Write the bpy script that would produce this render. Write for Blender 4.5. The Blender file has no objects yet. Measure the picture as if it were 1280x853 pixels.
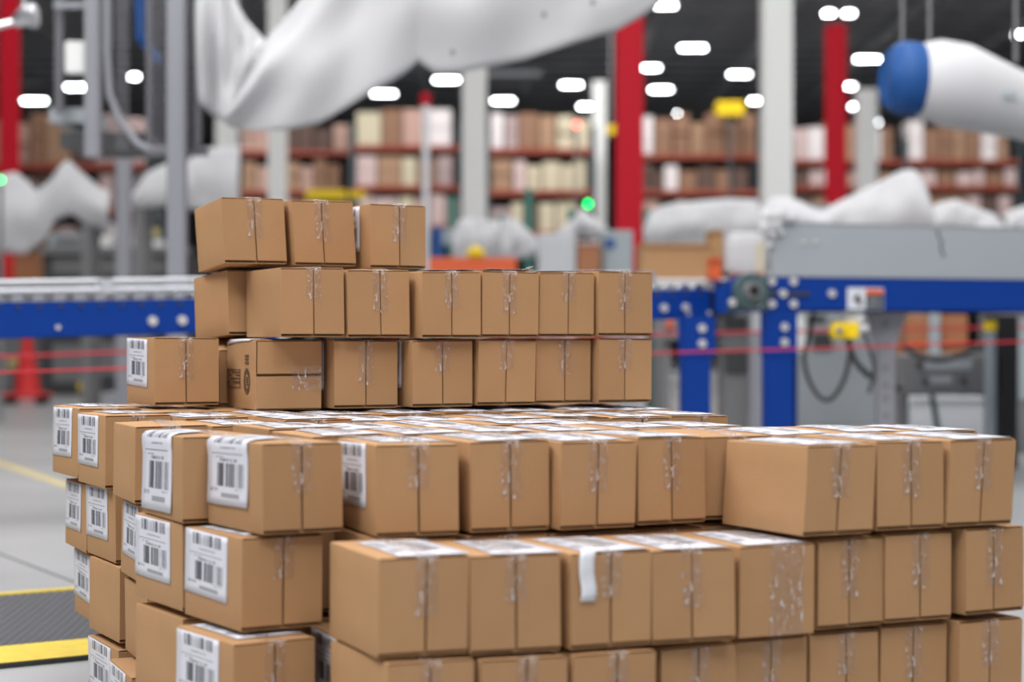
import bpy, bmesh, math, random
from mathutils import Vector, Matrix, noise
random.seed(11)
C = bpy.context.scene.collection
R = math.radians

# ------------------------------------------------------------------ camera, world, lights, exposure
F, CX, CY, HC = 2400.0, 640.0, 422.6, 0.748      # focal length in pixels of a 1280 wide frame, horizon row, eye height
cam = bpy.data.cameras.new('camera')
cam.sensor_width = 36.0
cam.lens = F / 1280 * 36
cam.clip_end = 300
cam.dof.use_dof = True
cam.dof.focus_distance = 3.72
cam.dof.aperture_fstop = 2.5
camo = bpy.data.objects.new('camera', cam); C.objects.link(camo)
camo.location = (0, 0, HC)
camo.rotation_euler = (math.pi / 2 - 0.00158, 0, 0)
bpy.context.scene.camera = camo

vs = bpy.context.scene.view_settings
vs.view_transform = 'Standard'; vs.look = 'None'; vs.gamma = 1.0; vs.use_curve_mapping = False
vs.exposure = -0.15

w = bpy.data.worlds.new('world'); bpy.context.scene.world = w
w.use_nodes = True
w.node_tree.nodes['Background'].inputs[0].default_value = (0.92, 0.95, 1.0, 1)
w.node_tree.nodes['Background'].inputs[1].default_value = 0.50

def area(name, loc, size, power, rot=(0, 0, 0), col=(1, 0.99, 0.985)):
    l = bpy.data.lights.new(name, 'AREA'); l.shape = 'RECTANGLE'; l.size, l.size_y = size; l.energy = power; l.color = col
    o = bpy.data.objects.new(name, l); o.location = loc; o.rotation_euler = rot; C.objects.link(o)
    return o
area('bay_light_row', (-5.5, 2.5, 8.0), (2.0, 12.0), 950, rot=(0, R(-25), 0))
area('bay_light_row.001', (1.0, 5.5, 9.0), (2.5, 14.0), 930)
area('bay_light_row.002', (0.0, -3.2, 8.6), (10.0, 2.0), 620, rot=(R(38), 0, 0))
area('bay_light_row.003', (9.0, 13.0, 9.5), (2.0, 22.0), 900)
area('bay_light_row.004', (-7.0, 24.0, 9.5), (2.0, 24.0), 900)
area('bay_light_row.005', (3.0, 28.0, 9.5), (2.0, 24.0), 900)
area('bay_light_row.006', (0.0, 38.0, 9.5), (30.0, 2.0), 1500, rot=(R(40), 0, 0))

# ------------------------------------------------------------------ materials
def mat(name, col, rough=0.5, metal=0.0, vary=0.0, noise_amt=0.0, noise_scale=8.0, emit=None, bump=0.0, bump_scale=80.0, trans=0.0, spec=None):
    m = bpy.data.materials.new(name); m.use_nodes = True
    nt = m.node_tree; b = nt.nodes['Principled BSDF']
    b.inputs['Base Color'].default_value = (*col, 1); b.inputs['Roughness'].default_value = rough; b.inputs['Metallic'].default_value = metal
    if spec is not None: b.inputs['Specular IOR Level'].default_value = spec
    if emit: 
        b.inputs['Emission Color'].default_value = (*emit[0], 1); b.inputs['Emission Strength'].default_value = emit[1]
    if trans: b.inputs['Transmission Weight'].default_value = trans
    src = None
    tc = nt.nodes.new('ShaderNodeTexCoord')
    if noise_amt or vary:
        hs = nt.nodes.new('ShaderNodeHueSaturation'); hs.inputs['Color'].default_value = (*col, 1)
        val = None
        if noise_amt:
            n = nt.nodes.new('ShaderNodeTexNoise'); n.inputs['Scale'].default_value = noise_scale; n.inputs['Detail'].default_value = 5
            nt.links.new(tc.outputs['Object'], n.inputs['Vector'])
            mr = nt.nodes.new('ShaderNodeMapRange'); mr.inputs['From Min'].default_value = .25; mr.inputs['From Max'].default_value = .75
            mr.inputs['To Min'].default_value = 1 - noise_amt; mr.inputs['To Max'].default_value = 1 + noise_amt
            nt.links.new(n.outputs['Fac'], mr.inputs['Value']); val = mr.outputs['Result']
        if vary:
            oi = nt.nodes.new('ShaderNodeObjectInfo')
            mr = nt.nodes.new('ShaderNodeMapRange'); mr.inputs['To Min'].default_value = 1 - vary; mr.inputs['To Max'].default_value = 1 + vary
            nt.links.new(oi.outputs['Random'], mr.inputs['Value'])
            if val:
                mu = nt.nodes.new('ShaderNodeMath'); mu.operation = 'MULTIPLY'
                nt.links.new(val, mu.inputs[0]); nt.links.new(mr.outputs['Result'], mu.inputs[1]); val = mu.outputs[0]
            else: val = mr.outputs['Result']
        nt.links.new(val, hs.inputs['Value']); nt.links.new(hs.outputs['Color'], b.inputs['Base Color'])
    if bump:
        n = nt.nodes.new('ShaderNodeTexNoise'); n.inputs['Scale'].default_value = bump_scale; n.inputs['Detail'].default_value = 3
        nt.links.new(tc.outputs['Object'], n.inputs['Vector'])
        bp = nt.nodes.new('ShaderNodeBump'); bp.inputs['Strength'].default_value = bump; bp.inputs['Distance'].default_value = 0.01
        nt.links.new(n.outputs['Fac'], bp.inputs['Height']); nt.links.new(bp.outputs['Normal'], b.inputs['Normal'])
    return m

M = {}
M['cardboard'] = mat('cardboard', (0.425, 0.243, 0.118), 0.75, vary=0.05, noise_amt=0.05, noise_scale=9, bump=0.06, bump_scale=160, spec=0.25)
M['flap'] = mat('cardboard_flap', (0.425, 0.243, 0.118), 0.75, vary=0.05, noise_amt=0.05, noise_scale=9, bump=0.06, bump_scale=160, spec=0.25)
M['ink'] = mat('dark_brown_ink', (0.10, 0.06, 0.035), 0.7)
M['paper'] = mat('white_paper', (0.74, 0.75, 0.80), 0.45)
M['concrete'] = mat('polished_concrete', (0.34, 0.345, 0.35), 0.32, noise_amt=0.16, noise_scale=0.9, bump=0.02, bump_scale=6)
M['joint'] = mat('dark_joint_filler', (0.10, 0.10, 0.105), 0.7)
M['yellow_line'] = mat('worn_yellow_floor_paint', (0.62, 0.50, 0.20), 0.5, noise_amt=0.2, noise_scale=12)
M['rubber'] = mat('black_rubber', (0.028, 0.029, 0.034), 0.5)
M['rubber_stud'] = mat('worn_grey_rubber', (0.11, 0.11, 0.12), 0.45)
M['mat_yellow'] = mat('yellow_rubber', (0.60, 0.44, 0.03), 0.55, noise_amt=0.12, noise_scale=25)
M['blue'] = mat('blue_paint', (0.001, 0.040, 0.27), 0.45, noise_amt=0.05, noise_scale=3, spec=0.25)
M['dark_blue'] = mat('dark_blue_fabric', (0.006, 0.08, 0.30), 0.6)
M['steel'] = mat('bright_roller_steel', (0.72, 0.72, 0.75), 0.28, metal=1.0)
M['galv'] = mat('galvanised_steel', (0.62, 0.63, 0.66), 0.42, metal=0.6)
M['bolt'] = mat('zinc_bolt', (0.72, 0.70, 0.68), 0.45, metal=0.4)
M['alu'] = mat('pale_aluminium', (0.30, 0.30, 0.335), 0.42, metal=0.25)
M['alu_dark'] = mat('dull_aluminium', (0.15, 0.15, 0.165), 0.45, metal=0.2)
M['grey_guard'] = mat('grey_powder_coat', (0.36, 0.39, 0.42), 0.5, noise_amt=0.03, noise_scale=2)
M['grey_mid'] = mat('mid_grey_paint', (0.20, 0.20, 0.205), 0.5)
M['grey_dark'] = mat('dark_grey_paint', (0.05, 0.052, 0.055), 0.5)
M['black'] = mat('black_plastic', (0.012, 0.012, 0.014), 0.5)
M['bearing'] = mat('grey_green_cast_iron', (0.07, 0.115, 0.12), 0.45)
M['orange'] = mat('orange_red_paint', (0.75, 0.12, 0.03), 0.5)
M['red'] = mat('red_column_paint', (0.66, 0.010, 0.028), 0.5, spec=0.2)
M['cone'] = mat('red_orange_pvc', (0.72, 0.02, 0.02), 0.5)
M['rope'] = mat('red_cord', (0.55, 0.015, 0.03), 0.6)
M['white_col'] = mat('white_column_paint', (0.88, 0.89, 0.87), 0.5)
M['film'] = mat('white_plastic_sheet', (0.56, 0.56, 0.575), 0.42, noise_amt=0.04, noise_scale=3)
M['cover'] = mat('white_fabric_cover', (0.68, 0.68, 0.70), 0.6)
M['yellow'] = mat('yellow_plastic', (0.95, 0.66, 0.0), 0.5)
M['green'] = mat('green_painted_steel', (0.05, 0.22, 0.17), 0.5)
M['lamp'] = mat('lamp_diffuser', (1, 1, 1), 0.5, emit=((0.93, 0.97, 1.0), 30.0))
M['lamp_body'] = mat('lamp_housing', (0.5, 0.5, 0.52), 0.4)
M['green_lamp'] = mat('green_signal_lens', (0.0, 0.5, 0.15), 0.4, emit=((0.0, 1.0, 0.16), 7.0))
M['red_lamp'] = mat('red_signal_lens', (0.6, 0.05, 0.05), 0.4, emit=((1.0, 0.12, 0.10), 6.0))
M['ceiling'] = mat('dark_roof_deck', (0.24, 0.24, 0.25), 0.8)
M['joist'] = mat('grey_roof_steel', (0.5, 0.5, 0.52), 0.6)
M['wall'] = mat('dark_grey_wall', (0.10, 0.10, 0.105), 0.8)
M['rack_red'] = mat('rust_red_beam', (0.34, 0.06, 0.03), 0.5)
M['rack_post'] = mat('dark_teal_upright', (0.06, 0.08, 0.09), 0.5)
M['control'] = mat('grey_blue_enclosure', (0.38, 0.44, 0.47), 0.5)
M['pale_cabinet'] = mat('pale_grey_enclosure', (0.58, 0.60, 0.63), 0.5)
M['print_black'] = mat('black_print', (0.02, 0.022, 0.03), 0.5)
M['print_red'] = mat('orange_print', (0.72, 0.12, 0.04), 0.5)
M['copper'] = mat('tan_crate', (0.42, 0.17, 0.075), 0.6)
RACKC = [(0.62, 0.47, 0.45), (0.38, 0.23, 0.14), (0.80, 0.74, 0.74), (0.28, 0.15, 0.09), (0.52, 0.33, 0.27), (0.60, 0.53, 0.38), (0.12, 0.07, 0.055), (0.42, 0.32, 0.31)]
M['rackbox'] = [mat('stored_carton_%s' % n, c, 0.7) for n, c in zip('pink tan white brown rose cream umber mauve'.split(), RACKC)]

def tape_material():
    m = bpy.data.materials.new('clear_packing_tape'); m.use_nodes = True; nt = m.node_tree
    for n in list(nt.nodes):
        if n.type != 'OUTPUT_MATERIAL': nt.nodes.remove(n)
    out = [n for n in nt.nodes if n.type == 'OUTPUT_MATERIAL'][0]
    tr = nt.nodes.new('ShaderNodeBsdfTransparent'); tr.inputs[0].default_value = (0.97, 0.95, 0.94, 1)
    gl = nt.nodes.new('ShaderNodeBsdfGlossy'); gl.inputs['Roughness'].default_value = 0.10
    df = nt.nodes.new('ShaderNodeBsdfDiffuse'); df.inputs[0].default_value = (0.75, 0.70, 0.68, 1)
    tc = nt.nodes.new('ShaderNodeTexCoord')
    n = nt.nodes.new('ShaderNodeTexNoise'); n.inputs['Scale'].default_value = 95; n.inputs['Detail'].default_value = 4; n.inputs['Distortion'].default_value = 1.2
    mp = nt.nodes.new('ShaderNodeMapping'); mp.inputs['Scale'].default_value = (1.6, 1.0, 0.7)
    nt.links.new(tc.outputs['Object'], mp.inputs['Vector']); nt.links.new(mp.outputs['Vector'], n.inputs['Vector'])
    bp = nt.nodes.new('ShaderNodeBump'); bp.inputs['Strength'].default_value = 0.9; bp.inputs['Distance'].default_value = 0.006
    nt.links.new(n.outputs['Fac'], bp.inputs['Height']); nt.links.new(bp.outputs['Normal'], gl.inputs['Normal'])
    # whitish wrinkle ridges, their glints painted in as pale diffuse colour
    cr = nt.nodes.new('ShaderNodeMapRange'); cr.inputs['From Min'].default_value = .58; cr.inputs['From Max'].default_value = .68
    cr.inputs['To Min'].default_value = 0.0; cr.inputs['To Max'].default_value = 0.75
    nt.links.new(n.outputs['Fac'], cr.inputs['Value'])
    a = nt.nodes.new('ShaderNodeMixShader'); nt.links.new(cr.outputs['Result'], a.inputs[0]); nt.links.new(tr.outputs[0], a.inputs[1]); nt.links.new(df.outputs[0], a.inputs[2])
    b = nt.nodes.new('ShaderNodeMixShader')
    lw = nt.nodes.new('ShaderNodeLayerWeight'); lw.inputs['Blend'].default_value = 0.5
    pw = nt.nodes.new('ShaderNodeMath'); pw.operation = 'POWER'; pw.inputs[1].default_value = 5.0
    ad = nt.nodes.new('ShaderNodeMath'); ad.operation = 'MULTIPLY_ADD'; ad.inputs[1].default_value = 0.75; ad.inputs[2].default_value = 0.09; ad.use_clamp = True
    nt.links.new(lw.outputs['Facing'], pw.inputs[0]); nt.links.new(pw.outputs[0], ad.inputs[0]); nt.links.new(ad.outputs[0], b.inputs[0])
    nt.links.new(a.outputs[0], b.inputs[1]); nt.links.new(gl.outputs[0], b.inputs[2])
    nt.links.new(b.outputs[0], out.inputs['Surface'])
    return m
M['tape'] = tape_material()

def label_material():
    m = bpy.data.materials.new('printed_shipping_label'); m.use_nodes = True; nt = m.node_tree
    b = nt.nodes['Principled BSDF']; b.inputs['Roughness'].default_value = 0.4
    tc = nt.nodes.new('ShaderNodeTexCoord'); sp = nt.nodes.new('ShaderNodeSeparateXYZ'); nt.links.new(tc.outputs['UV'], sp.inputs[0])
    U, V = sp.outputs[0], sp.outputs[1]
    def mth(op, a, b_=None):
        n = nt.nodes.new('ShaderNodeMath'); n.operation = op
        for i, x in enumerate((a, b_)):
            if x is None: continue
            if isinstance(x, (int, float)): n.inputs[i].default_value = x
            else: nt.links.new(x, n.inputs[i])
        return n.outputs[0]
    def rect(u0, u1, v0, v1):
        return mth('MULTIPLY', mth('MULTIPLY', mth('GREATER_THAN', U, u0), mth('LESS_THAN', U, u1)), mth('MULTIPLY', mth('GREATER_THAN', V, v0), mth('LESS_THAN', V, v1)))
    def bars(n, thr, seed, vn=None):
        wn = nt.nodes.new('ShaderNodeTexWhiteNoise'); wn.noise_dimensions = '2D'
        cx = nt.nodes.new('ShaderNodeCombineXYZ')
        nt.links.new(mth('FLOOR', mth('MULTIPLY', U, n)), cx.inputs[0])
        if vn: nt.links.new(mth('FLOOR', mth('MULTIPLY', V, vn)), cx.inputs[1])
        else: cx.inputs[1].default_value = seed
        nt.links.new(cx.outputs[0], wn.inputs['Vector'])
        return mth('GREATER_THAN', wn.outputs['Value'], thr)
    parts = [mth('MULTIPLY', rect(.19, .86, .775, .965), bars(84, .45, 3.0)),
             mth('MULTIPLY', rect(.25, .46, .23, .52), bars(84, .25, 7.0)),
             mth('MULTIPLY', rect(.46, .90, .23, .52), bars(84, .5, 7.0)),
             mth('MULTIPLY', rect(.33, .72, .700, .722), bars(90, .45, 0, 90)),
             rect(.11, .88, .632, .642),
             mth('MULTIPLY', rect(.13, .40, .585, .603), bars(60, .45, 0, 90)),
             mth('MULTIPLY', mth('MULTIPLY', rect(.31, .76, .540, .575), bars(60, .35, 5.0)), 0.8),
             mth('MULTIPLY', rect(.08, .27, .165, .205), bars(80, .5, 0, 80)),
             mth('MULTIPLY', rect(.70, .88, .195, .210), bars(60, .5, 0, 90)),
             mth('MULTIPLY', rect(.36, .80, .095, .150), 0.62)]
    s = parts[0]
    for p in parts[1:]: s = mth('MAXIMUM', s, p)
    mx = nt.nodes.new('ShaderNodeMix'); mx.data_type = 'RGBA'
    mx.inputs['A'].default_value = (0.68, 0.685, 0.75, 1); mx.inputs['B'].default_value = (0.085, 0.09, 0.11, 1)
    nt.links.new(s, mx.inputs['Factor']); nt.links.new(mx.outputs['Result'], b.inputs['Base Color'])
    return m
M['label'] = label_material()

# ------------------------------------------------------------------ helpers
class MB:
    """Collects boxes, tubes and sheets; build() links them as one mesh object."""
    def __init__(s): s.v, s.f, s.uv = [], [], None
    def add(s, vs, fs):
        k = len(s.v); s.v += [tuple(v) for v in vs]; s.f += [tuple(i + k for i in f) for f in fs]; return s
    def box(s, x0, x1, y0, y1, z0, z1):
        return s.add([(x0, y0, z0), (x1, y0, z0), (x1, y1, z0), (x0, y1, z0), (x0, y0, z1), (x1, y0, z1), (x1, y1, z1), (x0, y1, z1)],
                     [(0, 3, 2, 1), (4, 5, 6, 7), (0, 1, 5, 4), (1, 2, 6, 5), (2, 3, 7, 6), (3, 0, 4, 7)])
    def prism(s, pts, y0, y1):      # polygon in x,z (counter-clockwise seen from -y) pushed from y0 to y1
        n = len(pts)
        return s.add([(p[0], y0, p[1]) for p in pts] + [(p[0], y1, p[1]) for p in pts],
                     [tuple(range(n)), tuple(range(2 * n - 1, n - 1, -1))] + [(i, i + n, (i + 1) % n + n, (i + 1) % n) for i in range(n)])
    def tube(s, path, r, n=10, cap=True):
        path = [Vector(p) for p in path]; k = len(s.v); rr = r if isinstance(r, (list, tuple)) else [r] * len(path)
        up = None
        for i, p in enumerate(path):
            t = (path[min(i + 1, len(path) - 1)] - path[max(i - 1, 0)]).normalized()
            if up is None: up = t.orthogonal().normalized()
            a = (up - t * up.dot(t)).normalized(); b = t.cross(a); up = a
            for j in range(n):
                q = 2 * math.pi * j / n
                s.v.append(tuple(p + (a * math.cos(q) + b * math.sin(q)) * rr[i]))
        for i in range(len(path) - 1):
            for j in range(n):
                s.f.append((k + i * n + j, k + i * n + (j + 1) % n, k + (i + 1) * n + (j + 1) % n, k + (i + 1) * n + j))
        if cap:
            s.f.append(tuple(k + j for j in range(n - 1, -1, -1))); s.f.append(tuple(k + (len(path) - 1) * n + j for j in range(n)))
        return s
    def cyl(s, p0, p1, r, n=16): return s.tube([p0, p1], r, n)
    def ellipsoid(s, c, r, nu=12, nv=8):
        vs = []; fs = []
        for i in range(nv + 1):
            a = math.pi * i / nv - math.pi / 2
            for j in range(nu):
                b = 2 * math.pi * j / nu
                vs.append((c[0] + r[0] * math.cos(a) * math.cos(b), c[1] + r[1] * math.cos(a) * math.sin(b), c[2] + r[2] * math.sin(a)))
        for i in range(nv):
            for j in range(nu):
                fs.append((i * nu + j, i * nu + (j + 1) % nu, (i + 1) * nu + (j + 1) % nu, (i + 1) * nu + j))
        return s.add(vs, fs)
    def mesh(s, name, m, smooth=False):
        me = bpy.data.meshes.new(name); me.from_pydata(s.v, [], s.f); me.materials.append(m)
        bm = bmesh.new(); bm.from_mesh(me); bmesh.ops.recalc_face_normals(bm, faces=bm.faces); bm.to_mesh(me); bm.free()
        if smooth:
            me.polygons.foreach_set('use_smooth', [True] * len(me.polygons))
            me.set_sharp_from_angle(angle=R(40))
        return me
    def build(s, name, m, parent=None, smooth=False, bevel=0.0):
        o = bpy.data.objects.new(name, s.mesh(name, m, smooth)); C.objects.link(o); o.parent = parent
        if bevel:
            b = o.modifiers.new('bevel', 'BEVEL'); b.width = bevel; b.segments = 2; b.limit_method = 'ANGLE'
        return o

def link(name, me, parent=None, loc=None, rotz=0):
    o = bpy.data.objects.new(name, me); C.objects.link(o); o.parent = parent
    if loc: o.location = loc
    o.rotation_euler.z = rotz
    return o
def tag(o, label, cat, group=None):
    o['label'] = label; o['category'] = cat
    if group: o['group'] = group
    return o
def thing(name, label, cat, loc=(0, 0, 0), rotz=0, group=None):
    o = bpy.data.objects.new(name, None); C.objects.link(o); o.empty_display_size = 0.1
    o.location = loc; o.rotation_euler.z = rotz
    return tag(o, label, cat, group)
def struct(name, mb, m, parent=None, **k):
    o = mb.build(name, m, parent, **k)
    if parent is None: o['kind'] = 'structure'
    return o
def at(px, py, d):                       # the point seen at a picture position when it stands d metres ahead
    return Vector(((px - CX) / F * d, d, HC + (CY - py) / F * d))

# ------------------------------------------------------------------ the hall
floor = struct('floor', MB().box(-45, 45, -12, 96, -0.2, 0.0), M['concrete'])
def ground_strip(name, a, b, wd, m, h=0.0015):
    a, b = Vector((*a, 0)), Vector((*b, 0)); t = (b - a).normalized(); n = Vector((-t.y, t.x, 0)) * wd / 2
    mb = MB(); k = [a - n, b - n, b + n, a + n]
    mb.add([(*p.xy, 0.0002) for p in k] + [(*p.xy, h) for p in k], [(0, 3, 2, 1), (4, 5, 6, 7), (0, 1, 5, 4), (1, 2, 6, 5), (2, 3, 7, 6), (3, 0, 4, 7)])
    return mb.build(name, m, floor)
def gp(px, py):
    d = HC * F / (py - CY); return ((px - CX) / F * d, d)
a, b = gp(0, 693), gp(95, 729)
ex = lambda p, q, t: (p[0] + (q[0] - p[0]) * t, p[1] + (q[1] - p[1]) * t)
ground_strip('slab_joint', ex(a, b, -6), ex(a, b, 3.2), 0.010, M['joint'])
ground_strip('slab_joint', (-9, 9.5), (9, 15.5), 0.012, M['joint'])
ground_strip('slab_joint', (-9, 15.0), (9, 21.0), 0.012, M['joint'])
a, b = gp(0, 579), gp(85, 608)
ground_strip('painted_line', ex(a, b, -4), ex(a, b, 1.6), 0.07, M['yellow_line'])

ceil = struct('ceiling', MB().box(-45, 45, -12, 96, 10.6, 10.8), M['ceiling'])
jm = MB()
jm.box(-45, 45, -0.05, 0.05, 0.0, 0.08); jm.box(-45, 45, -0.05, 0.05, 0.55, 0.6)
for k in range(60):
    x = -45 + k * 1.5
    jm.add([(x, -.03, .05), (x + .06, -.03, .05), (x + .81, -.03, .57), (x + .75, -.03, .57)], [(0, 1, 2, 3)])
    jm.add([(x + .75, -.03, .57), (x + .81, -.03, .57), (x + 1.5, -.03, .05), (x + 1.44, -.03, .05)], [(0, 1, 2, 3)])
jme = jm.mesh('joist', M['joist'])
for k in range(22): link('joist', jme, ceil, (0, 50 + k * 2.0, 10.0))
for k in range(9):
    MB().box(-14 + k * 3.6, -13.8 + k * 3.6, 40, 95, 9.75, 9.98).build('girder', M['joist'], ceil)
struct('wall_back', MB().box(-45, 45, 96, 96.3, 0, 10.8), M['wall'])
struct('wall_left', MB().box(-45.3, -45, 30, 96, 0, 10.8), M['wall'])
struct('wall_right', MB().box(45, 45.3, 30, 96, 0, 10.8), M['wall'])

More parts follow.
